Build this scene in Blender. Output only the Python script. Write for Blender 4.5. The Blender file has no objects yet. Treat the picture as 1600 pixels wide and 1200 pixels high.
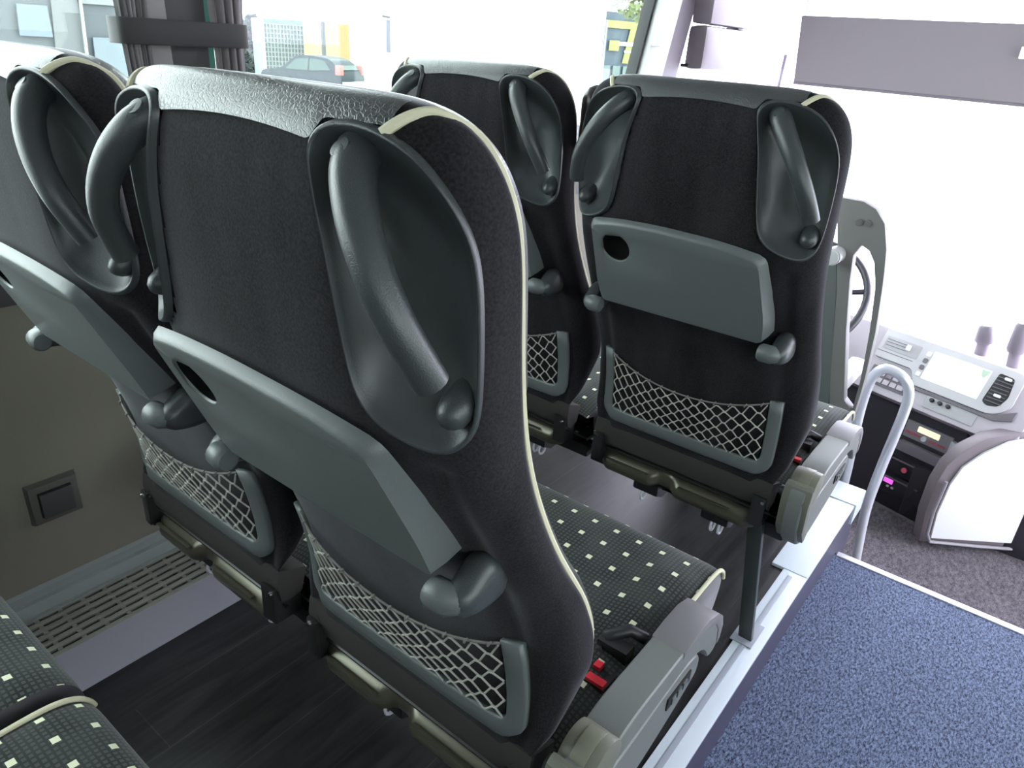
import bpy, bmesh, math, random
from mathutils import Vector, Matrix
random.seed(7)
SC = bpy.context.scene
COL = SC.collection

# ------------------------------------------------------------------ camera
CAMP = Vector((0.48237734, -0.36925566, 1.18209674))
RIGHT = Vector((0.783572607, 0.618237276, 0.061616878))
DOWN = Vector((0.308146962, -0.300596748, -0.902600158))
FWD = Vector((-0.53949923, 0.726239813, -0.426047315))
FPX = 1131.003
cd = bpy.data.cameras.new('camera')
cam = bpy.data.objects.new('camera', cd)
COL.objects.link(cam)
cd.sensor_width = 36
cd.lens = FPX / 1600 * 36
cd.clip_start = 0.02
cd.clip_end = 500
up = -DOWN
bk = -FWD
cam.matrix_world = Matrix(((RIGHT.x, up.x, bk.x, CAMP.x), (RIGHT.y, up.y, bk.y, CAMP.y), (RIGHT.z, up.z, bk.z, CAMP.z), (0, 0, 0, 1)))
SC.camera = cam

# ------------------------------------------------------------------ sky, exposure
SKY = 12.5
w = bpy.data.worlds.new('overcast_sky')
SC.world = w
w.use_nodes = True
bg = w.node_tree.nodes['Background']
bg.inputs[0].default_value = (0.90, 0.95, 1.0, 1)
bg.inputs[1].default_value = SKY
SC.view_settings.view_transform = 'Standard'
SC.view_settings.look = 'None'
SC.view_settings.gamma = 1
SC.view_settings.exposure = 0.0
SC.view_settings.use_curve_mapping = False


# ------------------------------------------------------------------ helpers
def px(u, v, ax, val):
    """world point where the sight line of a photo pixel meets the plane axis=val"""
    r = RIGHT * ((u - 800) / FPX) + DOWN * ((v - 600) / FPX) + FWD
    t = (val - CAMP[ax]) / r[ax]
    return CAMP + r * t


def pxp(u, v, O, N):
    r = RIGHT * ((u - 800) / FPX) + DOWN * ((v - 600) / FPX) + FWD
    t = (O - CAMP).dot(N) / r.dot(N)
    return CAMP + r * t


def lerp_tab(T, z):
    if z <= T[0][0]: return T[0][1]
    for (a, p), (b, q) in zip(T, T[1:]):
        if z <= b:
            return p + (q - p) * (z - a) / (b - a)
    return T[-1][1]


def link(name, me, mat=None, parent=None, smooth=True):
    o = bpy.data.objects.new(name, me)
    COL.objects.link(o)
    if mat is not None and len(me.materials) == 0:
        me.materials.append(mat)
    if parent is not None:
        o.parent = parent
    if smooth:
        for p in me.polygons: p.use_smooth = True
    return o


def mesh(name, V, F, mat, parent=None, smooth=True, uv=None):
    me = bpy.data.meshes.new(name)
    me.from_pydata([tuple(v) for v in V], [], F)
    me.update()
    if uv is not None:
        l = me.uv_layers.new(name='UVMap')
        for lp in me.loops:
            l.data[lp.index].uv = uv[lp.vertex_index]
    bm = bmesh.new(); bm.from_mesh(me)
    bmesh.ops.recalc_face_normals(bm, faces=bm.faces)
    bm.to_mesh(me); bm.free()
    return link(name, me, mat, parent, smooth)


class MB:
    def __init__(s): s.V = []; s.F = []
    def add(s, V, F):
        n = len(s.V); s.V += [Vector(v) for v in V]; s.F += [tuple(i + n for i in f) for f in F]
    def box(s, lo, hi):
        (a, b, c), (d, e, f) = lo, hi
        s.add([(a, b, c), (d, b, c), (d, e, c), (a, e, c), (a, b, f), (d, b, f), (d, e, f), (a, e, f)],
              [(0, 3, 2, 1), (4, 5, 6, 7), (0, 1, 5, 4), (1, 2, 6, 5), (2, 3, 7, 6), (3, 0, 4, 7)])
    def tube(s, P, r, n=10, closed=False, cap=True, flat=None):
        P = [Vector(p) for p in P]; m = len(P)
        rs = r if isinstance(r, (list, tuple)) else [r] * m
        prev = None; V = []
        for i in range(m):
            if closed: t = (P[(i + 1) % m] - P[i - 1])
            else: t = (P[min(i + 1, m - 1)] - P[max(i - 1, 0)])
            t.normalize()
            if prev is None:
                a = Vector((0, 0, 1)) if abs(t.z) < .9 else Vector((0, 1, 0))
                nrm = a - t * a.dot(t); nrm.normalize()
            else:
                nrm = prev - t * prev.dot(t); nrm.normalize()
            prev = nrm; b = t.cross(nrm)
            for k in range(n):
                an = 2 * math.pi * k / n
                f = flat if flat else (1, 1)
                V.append(P[i] + (nrm * math.cos(an) * f[0] + b * math.sin(an) * f[1]) * rs[i])
        F = []
        for i in range(m if closed else m - 1):
            for k in range(n):
                a = i * n + k; b_ = i * n + (k + 1) % n; c = ((i + 1) % m) * n + (k + 1) % n; d = ((i + 1) % m) * n + k
                F.append((a, b_, c, d))
        if cap and not closed:
            F.append(tuple(range(n - 1, -1, -1))); F.append(tuple((m - 1) * n + k for k in range(n)))
        s.add(V, F)
    def cyl(s, a, b, r, n=20, r2=None):
        s.tube([a, b], [r, r if r2 is None else r2], n)
    def prism(s, poly, d):
        """closed 3-D polygon pushed by the vector d"""
        n = len(poly); d = Vector(d)
        V = [Vector(p) for p in poly] + [Vector(p) + d for p in poly]
        F = [tuple(range(n)), tuple(range(2 * n - 1, n - 1, -1))] + [(i, i + n, (i + 1) % n + n, (i + 1) % n) for i in range(n)]
        s.add(V, F)
    def build(s, name, mat, parent=None, bevel=0, smooth=True, seg=2, uv=None):
        o = mesh(name, s.V, s.F, mat, parent, smooth, uv)
        if bevel:
            me = o.data
            bm = bmesh.new(); bm.from_mesh(me)
            bmesh.ops.remove_doubles(bm, verts=bm.verts, dist=1e-6)
            es = [e for e in bm.edges if len(e.link_faces) == 2 and e.calc_face_angle(0) > 0.5]
            bmesh.ops.bevel(bm, geom=es, offset=bevel, segments=seg, profile=.7, affect='EDGES', clamp_overlap=True)
            bm.to_mesh(me); bm.free()
            for p in me.polygons: p.use_smooth = True
        if smooth:
            sharp(o.data)
        return o


def sharp(me, ang=0.7):
    bm = bmesh.new(); bm.from_mesh(me)
    for e in bm.edges:
        if len(e.link_faces) == 2 and e.calc_face_angle(0) > ang: e.smooth = False
    bm.to_mesh(me); bm.free()


def boxo(name, lo, hi, mat, parent=None, bevel=0):
    m = MB(); m.box(lo, hi); return m.build(name, mat, parent, bevel)


def empty(name, loc, label, cat, group=None, rz=0):
    o = bpy.data.objects.new(name, None); COL.objects.link(o)
    o.location = loc; o.rotation_euler = (0, 0, rz); o.empty_display_size = .05
    tag(o, label, cat, group)
    return o


def tag(o, label, cat, group=None, kind=None):
    o['label'] = label; o['category'] = cat
    if group: o['group'] = group
    if kind: o['kind'] = kind
    return o


def struct(o, label, cat='structure'):
    o['kind'] = 'structure'; o['label'] = label; o['category'] = cat
    return o


def copy_tree(o, parent=None, skip=()):
    c = o.copy(); COL.objects.link(c); c.parent = parent
    for ch in list(o.children):
        if ch.name.split('.')[0] in skip: continue
        copy_tree(ch, c)
    return c


def smooth_path(P, n=6, closed=False):
    P = [Vector(p) for p in P]; out = []; m = len(P)
    for i in range(m if closed else m - 1):
        if closed: a, b, c, d = P[i - 1], P[i], P[(i + 1) % m], P[(i + 2) % m]
        else: a, b, c, d = P[max(i - 1, 0)], P[i], P[i + 1], P[min(i + 2, m - 1)]
        for k in range(n):
            t = k / n
            out.append(.5 * ((2 * b) + (c - a) * t + (2 * a - 5 * b + 4 * c - d) * t * t + (3 * b - a - 3 * c + d) * t ** 3))
    if not closed: out.append(P[-1])
    return out


# ------------------------------------------------------------------ materials
def newmat(name):
    m = bpy.data.materials.new(name); m.use_nodes = True
    return m, m.node_tree.nodes, m.node_tree.links, m.node_tree.nodes['Principled BSDF']


def setp(b, **k):
    for a, v in k.items():
        b.inputs[a.replace('_', ' ')].default_value = v


def plain(name, c, rough=.5, metal=0, spec=.5, bump=0, bscale=600, var=0, sheen=0, coat=0):
    m, N, L, b = newmat(name)
    setp(b, Base_Color=(*c, 1), Roughness=rough, Metallic=metal)
    b.inputs['Specular IOR Level'].default_value = spec
    if sheen:
        b.inputs['Sheen Weight'].default_value = sheen
        b.inputs['Sheen Roughness'].default_value = .45
    if coat: b.inputs['Coat Weight'].default_value = coat
    if bump or var:
        tc = N.new('ShaderNodeTexCoord'); nz = N.new('ShaderNodeTexNoise')
        nz.inputs['Scale'].default_value = bscale; nz.inputs['Detail'].default_value = 3
        L.new(tc.outputs['Object'], nz.inputs['Vector'])
        if bump:
            bp = N.new('ShaderNodeBump'); bp.inputs['Strength'].default_value = bump; bp.inputs['Distance'].default_value = .001
            L.new(nz.outputs['Fac'], bp.inputs['Height']); L.new(bp.outputs[0], b.inputs['Normal'])
        if var:
            n2 = N.new('ShaderNodeTexNoise'); n2.inputs['Scale'].default_value = 14; n2.inputs['Detail'].default_value = 6
            L.new(tc.outputs['Object'], n2.inputs['Vector'])
            mx = N.new('ShaderNodeMix'); mx.data_type = 'RGBA'
            mx.inputs[6].default_value = (*[x * (1 - var) for x in c], 1); mx.inputs[7].default_value = (*[min(1, x * (1 + var)) for x in c], 1)
            L.new(n2.outputs['Fac'], mx.inputs[0]); L.new(mx.outputs[2], b.inputs['Base Color'])
    return m


M = {}
M['plastic'] = plain('grey_grained_plastic', (.105, .116, .115), .40, bump=.25, bscale=900)
M['plastic_dark'] = plain('charcoal_grained_plastic', (.040, .045, .047), .36, bump=.25, bscale=900)
M['plastic_arm'] = plain('light_grey_armrest_plastic', (.145, .15, .145), .45, bump=.2, bscale=700)
M['black'] = plain('black_satin_plastic', (.012, .012, .014), .45)
M['black_metal'] = plain('black_painted_steel', (.014, .014, .014), .35)
M['bronze'] = plain('brown_lacquered_steel', (.095, .088, .065), .30, metal=.5)
M['chrome'] = plain('chrome', (.75, .75, .75), .15, metal=1)
M['alu'] = plain('brushed_aluminium', (.70, .71, .74), .30, metal=.35)
M['piping'] = plain('beige_piping_cord', (.56, .53, .38), .7, bump=.3, bscale=1500)
M['red'] = plain('red_release_button', (.65, .02, .04), .35)
M['wall'] = plain('taupe_wall_trim', (.165, .155, .12), .75, bump=.3, bscale=1200)
M['duct'] = plain('lilac_grey_duct_metal', (.33, .33, .37), .45, bump=.05, bscale=400)
M['rail_grey'] = plain('grey_rail_plastic', (.20, .22, .215), .5)
M['grille'] = plain('olive_grey_grille', (.24, .24, .21), .5)
M['trim_white'] = plain('pale_grey_edge_trim', (.55, .60, .66), .35, bump=.05)
M['trim_mid'] = plain('mid_grey_trim_insert', (.30, .32, .37), .4)
M['trim_dark'] = plain('purple_grey_lip', (.045, .042, .075), .5)
M['ceil'] = plain('pale_ceiling_fabric', (.36, .36, .36), .8)
M['pillar'] = plain('light_grey_pillar_trim', (.42, .42, .41), .6)
M['pillar_dark'] = plain('dark_grey_pillar_cover', (.035, .035, .035), .6)
M['curtain'] = plain('grey_curtain_cloth', (.16, .15, .15), .85, bump=.3, bscale=1500, sheen=.3)
M['curtain_band'] = plain('charcoal_curtain_band', (.016, .014, .014), .7, sheen=.2)
M['cream'] = plain('off_white_dash_plastic', (.55, .50, .54), .45, bump=.1)
M['dash_mid'] = plain('mauve_grey_dash_plastic', (.17, .15, .17), .5, bump=.1)
M['dash_dark'] = plain('dark_dash_plastic', (.035, .032, .040), .45, bump=.1)
M['white'] = plain('white_gloss_panel', (.88, .88, .88), .3)
M['visor'] = plain('glare_paled_blind_cloth', (.26, .225, .245), .8)  # cloth colour raised to include the veiling glare of the windscreen
M['knob'] = plain('mauve_knob_plastic', (.26, .22, .26), .4)
M['rubber'] = plain('rubber_seal', (.02, .02, .02), .7)


M['loop'] = plain('white_plastic_loop', (.6, .6, .65), .4)


def velour():
    m, N, L, b = newmat('charcoal_velour')
    tc = N.new('ShaderNodeTexCoord')
    n1 = N.new('ShaderNodeTexNoise'); n1.inputs['Scale'].default_value = 480; n1.inputs['Detail'].default_value = 3
    n2 = N.new('ShaderNodeTexNoise'); n2.inputs['Scale'].default_value = 11; n2.inputs['Detail'].default_value = 7
    n3 = N.new('ShaderNodeTexNoise'); n3.inputs['Scale'].default_value = 160
    mp = N.new('ShaderNodeMapping'); mp.inputs['Scale'].default_value = (1, 1, .25)
    for n in (n1, n3): L.new(tc.outputs['Object'], n.inputs['Vector'])
    L.new(tc.outputs['Object'], mp.inputs[0]); L.new(mp.outputs[0], n2.inputs['Vector'])
    cr = N.new('ShaderNodeValToRGB')
    cr.color_ramp.elements[0].position = .36; cr.color_ramp.elements[0].color = (.0045, .0040, .0048, 1)
    cr.color_ramp.elements[1].position = .64; cr.color_ramp.elements[1].color = (.028, .026, .029, 1)
    ad = N.new('ShaderNodeMath'); ad.operation = 'MULTIPLY_ADD'; ad.inputs[1].default_value = .45
    L.new(n1.outputs['Fac'], ad.inputs[0])
    ml = N.new('ShaderNodeMath'); ml.operation = 'MULTIPLY'; ml.inputs[1].default_value = .55
    L.new(n2.outputs['Fac'], ml.inputs[0]); L.new(ml.outputs[0], ad.inputs[2])
    L.new(ad.outputs[0], cr.inputs[0]); L.new(cr.outputs[0], b.inputs['Base Color'])
    setp(b, Roughness=.95); b.inputs['Specular IOR Level'].default_value = .15
    b.inputs['Sheen Weight'].default_value = .34; b.inputs['Sheen Roughness'].default_value = .32
    b.inputs['Sheen Tint'].default_value = (.75, .76, .80, 1)
    bp = N.new('ShaderNodeBump'); bp.inputs['Strength'].default_value = .22; bp.inputs['Distance'].default_value = .0008
    L.new(n1.outputs['Fac'], bp.inputs['Height']); L.new(bp.outputs[0], b.inputs['Normal'])
    return m


M['velour'] = velour()


def leather():
    m, N, L, b = newmat('charcoal_leather')
    tc = N.new('ShaderNodeTexCoord')
    v = N.new('ShaderNodeTexVoronoi'); v.feature = 'DISTANCE_TO_EDGE'; v.inputs['Scale'].default_value = 290
    nz = N.new('ShaderNodeTexNoise'); nz.inputs['Scale'].default_value = 90
    mx = N.new('ShaderNodeVectorMath'); mx.operation = 'MULTIPLY_ADD'; mx.inputs[1].default_value = (.006, .006, .006)
    L.new(tc.outputs['Object'], nz.inputs['Vector']); L.new(nz.outputs['Color'], mx.inputs[0]); L.new(tc.outputs['Object'], mx.inputs[2])
    L.new(mx.outputs[0], v.inputs['Vector'])
    cr = N.new('ShaderNodeValToRGB'); cr.color_ramp.elements[1].position = .12
    L.new(v.outputs['Distance'], cr.inputs[0])
    bp = N.new('ShaderNodeBump'); bp.inputs['Strength'].default_value = .38; bp.inputs['Distance'].default_value = .0006
    L.new(cr.outputs[0], bp.inputs['Height']); L.new(bp.outputs[0], b.inputs['Normal'])
    setp(b, Base_Color=(.045, .046, .048, 1), Roughness=.38); b.inputs['Coat Weight'].default_value = .2; b.inputs['Coat Roughness'].default_value = .3
    b.inputs['Specular IOR Level'].default_value = .65
    return m


M['leather'] = leather()


def dotted():
    m, N, L, b = newmat('black_fabric_with_beige_dots')
    uv = N.new('ShaderNodeUVMap')
    def grid(pitch, half, ox=0, oy=0, hx=None):
        mp = N.new('ShaderNodeMapping'); mp.inputs['Scale'].default_value = (1 / pitch, 1 / pitch, 1); mp.inputs['Location'].default_value = (ox, oy, 0)
        L.new(uv.outputs[0], mp.inputs[0])
        fr = N.new('ShaderNodeVectorMath'); fr.operation = 'FRACTION'; L.new(mp.outputs[0], fr.inputs[0])
        sb = N.new('ShaderNodeVectorMath'); sb.operation = 'SUBTRACT'; sb.inputs[1].default_value = (.5, .5, 0); L.new(fr.outputs[0], sb.inputs[0])
        ab = N.new('ShaderNodeVectorMath'); ab.operation = 'ABSOLUTE'; L.new(sb.outputs[0], ab.inputs[0])
        sp = N.new('ShaderNodeSeparateXYZ'); L.new(ab.outputs[0], sp.inputs[0])
        a = N.new('ShaderNodeMath'); a.operation = 'LESS_THAN'; a.inputs[1].default_value = hx or half; L.new(sp.outputs[0], a.inputs[0])
        c = N.new('ShaderNodeMath'); c.operation = 'LESS_THAN'; c.inputs[1].default_value = half; L.new(sp.outputs[1], c.inputs[0])
        d = N.new('ShaderNodeMath'); d.operation = 'MULTIPLY'; L.new(a.outputs[0], d.inputs[0]); L.new(c.outputs[0], d.inputs[1])
        return d
    g1 = grid(.0070, .30)
    g2 = grid(.042, .105, .36, .32)
    nz = N.new('ShaderNodeTexNoise'); nz.inputs['Scale'].default_value = 17; nz.inputs['Detail'].default_value = 1
    L.new(uv.outputs[0], nz.inputs['Vector'])
    cr = N.new('ShaderNodeValToRGB'); cr.color_ramp.elements[0].position = .38; cr.color_ramp.elements[1].position = .62
    L.new(nz.outputs['Fac'], cr.inputs[0])
    base = N.new('ShaderNodeMix'); base.data_type = 'RGBA'
    base.inputs[6].default_value = (.009, .010, .010, 1); base.inputs[7].default_value = (.024, .028, .026, 1)
    L.new(cr.outputs[0], base.inputs[0])
    wv = N.new('ShaderNodeMix'); wv.data_type = 'RGBA'; wv.inputs[7].default_value = (.060, .062, .062, 1)
    mm = N.new('ShaderNodeMath'); mm.operation = 'MULTIPLY'; mm.inputs[1].default_value = .75
    L.new(g1.outputs[0], mm.inputs[0]); L.new(mm.outputs[0], wv.inputs[0]); L.new(base.outputs[2], wv.inputs[6])
    dt = N.new('ShaderNodeMix'); dt.data_type = 'RGBA'; dt.inputs[7].default_value = (.66, .66, .48, 1)
    L.new(g2.outputs[0], dt.inputs[0]); L.new(wv.outputs[2], dt.inputs[6])
    L.new(dt.outputs[2], b.inputs['Base Color'])
    setp(b, Roughness=.9); b.inputs['Specular IOR Level'].default_value = .2
    b.inputs['Sheen Weight'].default_value = .15
    bp = N.new('ShaderNodeBump'); bp.inputs['Strength'].default_value = .3; bp.inputs['Distance'].default_value = .0008
    ad = N.new('ShaderNodeMath'); ad.operation = 'ADD'; L.new(g1.outputs[0], ad.inputs[0]); L.new(g2.outputs[0], ad.inputs[1])
    L.new(ad.outputs[0], bp.inputs['Height']); L.new(bp.outputs[0], b.inputs['Normal'])
    return m


M['dotted'] = dotted()


def carpet(name, c0, c1, sc=420, p0=.36, p1=.66):
    m, N, L, b = newmat(name)
    tc = N.new('ShaderNodeTexCoord')
    n1 = N.new('ShaderNodeTexNoise'); n1.inputs['Scale'].default_value = sc; n1.inputs['Detail'].default_value = 2
    n2 = N.new('ShaderNodeTexNoise'); n2.inputs['Scale'].default_value = sc * .35; n2.inputs['Detail'].default_value = 3
    mp = N.new('ShaderNodeMapping'); mp.inputs['Rotation'].default_value = (0, 0, .6); mp.inputs['Scale'].default_value = (1, .45, 1)
    L.new(tc.outputs['Object'], mp.inputs[0])
    L.new(mp.outputs[0], n1.inputs['Vector']); L.new(mp.outputs[0], n2.inputs['Vector'])
    ad = N.new('ShaderNodeMath'); ad.operation = 'MULTIPLY_ADD'; ad.inputs[1].default_value = .5
    ml = N.new('ShaderNodeMath'); ml.operation = 'MULTIPLY'; ml.inputs[1].default_value = .5
    L.new(n1.outputs['Fac'], ad.inputs[0]); L.new(n2.outputs['Fac'], ml.inputs[0]); L.new(ml.outputs[0], ad.inputs[2])
    cr = N.new('ShaderNodeValToRGB')
    cr.color_ramp.elements[0].position = p0; cr.color_ramp.elements[0].color = (*c0, 1)
    cr.color_ramp.elements[1].position = p1; cr.color_ramp.elements[1].color = (*c1, 1)
    L.new(ad.outputs[0], cr.inputs[0]); L.new(cr.outputs[0], b.inputs['Base Color'])
    setp(b, Roughness=1.0); b.inputs['Specular IOR Level'].default_value = .05
    b.inputs['Sheen Weight'].default_value = .15
    bp = N.new('ShaderNodeBump'); bp.inputs['Strength'].default_value = 1; bp.inputs['Distance'].default_value = .003
    L.new(ad.outputs[0], bp.inputs['Height']); L.new(bp.outputs[0], b.inputs['Normal'])
    return m


M['carpet_blue'] = carpet('blue_loop_carpet', (.010, .015, .038), (.20, .245, .37), 620, .38, .66)
M['carpet_grey'] = carpet('mauve_grey_cab_carpet', (.045, .038, .045), (.19, .17, .185), 300)


def vinyl():
    m, N, L, b = newmat('black_wood_look_vinyl')
    tc = N.new('ShaderNodeTexCoord')
    mp = N.new('ShaderNodeMapping'); mp.inputs['Scale'].default_value = (22, 2.2, 1)
    L.new(tc.outputs['Object'], mp.inputs[0])
    n1 = N.new('ShaderNodeTexNoise'); n1.inputs['Scale'].default_value = 2.2; n1.inputs['Detail'].default_value = 8; n1.inputs['Distortion'].default_value = 1.2
    L.new(mp.outputs[0], n1.inputs['Vector'])
    cr = N.new('ShaderNodeValToRGB')
    cr.color_ramp.elements[0].position = .35; cr.color_ramp.elements[0].color = (.010, .010, .011, 1)
    cr.color_ramp.elements[1].position = .7; cr.color_ramp.elements[1].color = (.030, .030, .031, 1)
    L.new(n1.outputs['Fac'], cr.inputs[0])
    bk_ = N.new('ShaderNodeTexBrick'); bk_.inputs['Scale'].default_value = 1
    bk_.inputs['Brick Width'].default_value = .92; bk_.inputs['Row Height'].default_value = .125; bk_.inputs['Mortar Size'].default_value = .0012
    bk_.inputs['Color1'].default_value = (1, 1, 1, 1); bk_.inputs['Color2'].default_value = (.72, .72, .72, 1); bk_.inputs['Mortar'].default_value = (1.9, 1.9, 1.9, 1)
    m2 = N.new('ShaderNodeMapping'); m2.inputs['Rotation'].default_value = (0, 0, math.pi / 2)
    L.new(tc.outputs['Object'], m2.inputs[0]); L.new(m2.outputs[0], bk_.inputs['Vector'])
    mx = N.new('ShaderNodeMix'); mx.data_type = 'RGBA'; mx.blend_type = 'MULTIPLY'; mx.inputs[0].default_value = 1
    L.new(cr.outputs[0], mx.inputs[6]); L.new(bk_.outputs['Color'], mx.inputs[7])
    L.new(mx.outputs[2], b.inputs['Base Color'])
    rr = N.new('ShaderNodeMapRange'); rr.inputs[3].default_value = .26; rr.inputs[4].default_value = .42
    L.new(n1.outputs['Fac'], rr.inputs[0]); L.new(rr.outputs[0], b.inputs['Roughness'])
    bp = N.new('ShaderNodeBump'); bp.inputs['Strength'].default_value = .25; bp.inputs['Distance'].default_value = .0006
    L.new(n1.outputs['Fac'], bp.inputs['Height']); L.new(bp.outputs[0], b.inputs['Normal'])
    return m


M['vinyl'] = vinyl()


def glass(name, tint):
    m, N, L, b = newmat(name)
    N.remove(b)
    out = [n for n in N if n.type == 'OUTPUT_MATERIAL'][0]
    t = N.new('ShaderNodeBsdfTransparent'); t.inputs[0].default_value = (*tint, 1)
    g = N.new('ShaderNodeBsdfGlossy'); g.inputs['Roughness'].default_value = .02
    lw = N.new('ShaderNodeLayerWeight'); lw.inputs['Blend'].default_value = .5
    pw = N.new('ShaderNodeMath'); pw.operation = 'POWER'; pw.inputs[1].default_value = 5; L.new(lw.outputs['Facing'], pw.inputs[0])
    f = N.new('ShaderNodeMath'); f.operation = 'MULTIPLY_ADD'; f.inputs[1].default_value = .5; f.inputs[2].default_value = .03; L.new(pw.outputs[0], f.inputs[0])
    mx = N.new('ShaderNodeMixShader')
    L.new(f.outputs[0], mx.inputs[0]); L.new(t.outputs[0], mx.inputs[1]); L.new(g.outputs[0], mx.inputs[2]); L.new(mx.outputs[0], out.inputs[0])
    return m


M['glass_side'] = glass('green_tinted_side_glass', (.84, .89, .865))
M['glass_dark'] = glass('dark_tinted_side_glass', (.66, .68, .67))
M['glass_front'] = glass('clear_windscreen_glass', (.96, .94, 1.0))


def emis(name, c, s):
    m, N, L, b = newmat(name)
    setp(b, Base_Color=(*c, 1)); b.inputs['Emission Color'].default_value = (*c, 1); b.inputs['Emission Strength'].default_value = s
    return m


# ------------------------------------------------------------------ the setting
XW = -.90          # inner face of the left wall
XR = 1.58          # inner face of the right wall
YB, YF_ = -4.6, 3.05
ZC = 1.86
ZA = -.125         # aisle carpet
ZK = -.33          # cab floor

struct(boxo('floor', (XW - .05, YB, -.06), (.185, 1.80, 0), M['vinyl']), 'black wood look vinyl floor of the raised seat platform', 'floor')
struct(boxo('floor', (.19, YB, ZA - .08), (XR, 1.632, ZA), M['carpet_blue']), 'dark blue speckled carpet of the centre aisle', 'floor')
struct(boxo('floor', (.66, YB, ZA), (XR + .05, -.40, 0), M['vinyl']), 'black vinyl floor of the right hand seat platform', 'floor')
struct(boxo('floor', (XW - .05, 1.2, ZK - .05), (XR + .05, YF_ + .15, ZK), M['carpet_grey']), 'mauve grey speckled carpet of the lower driver cab', 'floor')
struct(boxo('wall_front_step', (.24, 1.615, ZK), (XR, 1.630, ZA - .002), M['trim_dark']), 'dark riser below the front edge of the blue aisle', 'wall')
struct(boxo('wall_platform_end', (XW, 1.785, ZK), (.185, 1.80, -.001), M['dash_mid']), 'grey riser closing the front of the seat platform', 'wall')

# platform edge trim, raised pale profile with a darker insert and a purple-grey lip
t = MB(); t.box((.172, YB, -.004), (.232, 1.80, .006)); struct(t.build('trim_1', M['trim_white'], bevel=.003), 'pale grey edging along the seat platform beside the blue carpet', 'trim')
t = MB(); t.box((.190, YB, .0055), (.202, 1.25, .0075)); struct(t.build('trim_2', M['trim_mid'], bevel=.001), 'grey insert strip in the pale platform edging', 'trim')
t = MB(); t.box((.190, YB, ZK), (.230, 1.80, -.004)); struct(t.build('trim_3', M['trim_dark'], bevel=.002), 'purple grey lip under the platform edging down to the carpet', 'trim')
t = MB(); t.box((.140, 1.27, -.004), (.233, 1.70, .0085)); t.box((.138, 1.703, -.06), (.238, 1.815, .011)); struct(t.build('trim_4', M['trim_white'], bevel=.007), 'pale end cap of the platform edging, with a pale plate standing in for a bright reflection', 'trim')  # long flat plate imitates a bright reflection; the short box is the cap
t = MB(); t.box((.236, 1.618, ZA - .03), (XR, 1.640, ZA + .004)); struct(t.build('trim_5', M['alu'], bevel=.002), 'thin bright metal strip on the front edge of the blue carpet', 'trim')

# left wall below the windows, sill, ceiling, far walls
ZS = .80
struct(boxo('wall_left', (XW - .05, YB, ZK), (XW, YF_, ZS), M['wall']), 'taupe side wall under the left windows with small ashtray', 'wall')
m = MB(); m.box((XW, YB, .73), (XW + .03, 2.08, ZS)); struct(m.build('trim_6', M['pillar_dark'], bevel=.008), 'dark sill rail under the left windows', 'trim')
struct(boxo('wall_left_top', (XW - .05, YB, 1.72), (XW, YF_, ZC), M['ceil']), 'pale cove above the left windows', 'wall')
struct(boxo('ceiling', (XW - .05, YB, ZC), (XR + .05, YF_ + .2, ZC + .05), M['ceil']), 'pale coach ceiling', 'ceiling')
for x0_, x1_ in ((XW, XW + .42), (XR - .42, XR)):  # unseen racks, added to hold back light from above
    struct(boxo('ceiling_shading_rack', (x0_, YB, 1.60), (x1_, 1.9, 1.70), M['ceil'], bevel=.02), 'unseen closed luggage rack added under the ceiling to shade the seats', 'ceiling')
struct(boxo('wall_right', (XR, YB, ZK), (XR + .05, 1.85, .72), M['wall']), 'taupe side wall under the right windows', 'wall')
struct(boxo('wall_right_top', (XR, YB, 1.76), (XR + .05, YF_, ZC), M['ceil']), 'pale cove above the right windows', 'wall')
struct(boxo('wall_rear', (XW - .05, YB - .05, ZK), (XR + .05, YB, ZC), M['wall']), 'rear wall of the coach interior', 'wall')
struct(boxo('wall_front', (XW - .05, YF_, ZK), (XR + .05, YF_ + .05, .16), M['dash_mid']), 'front wall under the windscreen', 'wall')
BK = 1
for i, (y0, y1) in enumerate([(-1.35, -1.28), (-2.8, -2.7)]):
    struct(boxo('wall_left_pillar', (XW - .05, y0, ZS), (XW, y1, 1.72), M['pillar_dark']), 'dark window pillar of the left side towards the rear', 'wall')
for y0, y1 in [(1.6, 1.68), (.1, .2), (-1.4, -1.3), (-2.8, -2.7)]:
    struct(boxo('wall_right_pillar', (XR, y0, .72), (XR + .05, y1, 1.76), M['pillar_dark']), 'dark window pillar of the right side', 'wall')

# windows: glazing with edge seals
def pane(name, P, d, mat, label):
    m = MB(); m.prism(P, d); o = m.build(name, mat, smooth=False); struct(o, label, 'window'); return o
XG = -.935
pane('window_1', [(XG, -1.28, ZS), (XG, .385, ZS), (XG, .385, 1.72), (XG, -1.28, 1.72)], (.005, 0, 0), M['glass_side'], 'tinted side window left of the curtained pillar')
pane('window_2', [(XG, .445, ZS), (XG, 2.01, ZS), (XG, 2.30, 1.72), (XG, .445, 1.72)], (.005, 0, 0), M['glass_side'], 'tinted side window between curtained pillar and front pillar')
pane('window_3', [(XG, 2.44, .35), (XG, 3.04, .35), (XG, 3.04, 1.72), (XG, 2.44, 1.72)], (.005, 0, 0), M['glass_front'], 'driver side window ahead of the front pillar')
pane('window_4', [(XW, YF_ + .06, .16), (XR, YF_ + .06, .16), (XR, YF_ + .02, ZC), (XW, YF_ + .02, ZC)], (0, .006, 0), M['glass_front'], 'large windscreen across the front of the coach')
pane('window_5', [(XR + .03, YB, .72), (XR + .03, 1.85, .72), (XR + .03, 1.85, 1.76), (XR + .03, YB, 1.76)], (.005, 0, 0), M['glass_dark'], 'tinted side windows along the right side')
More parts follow.
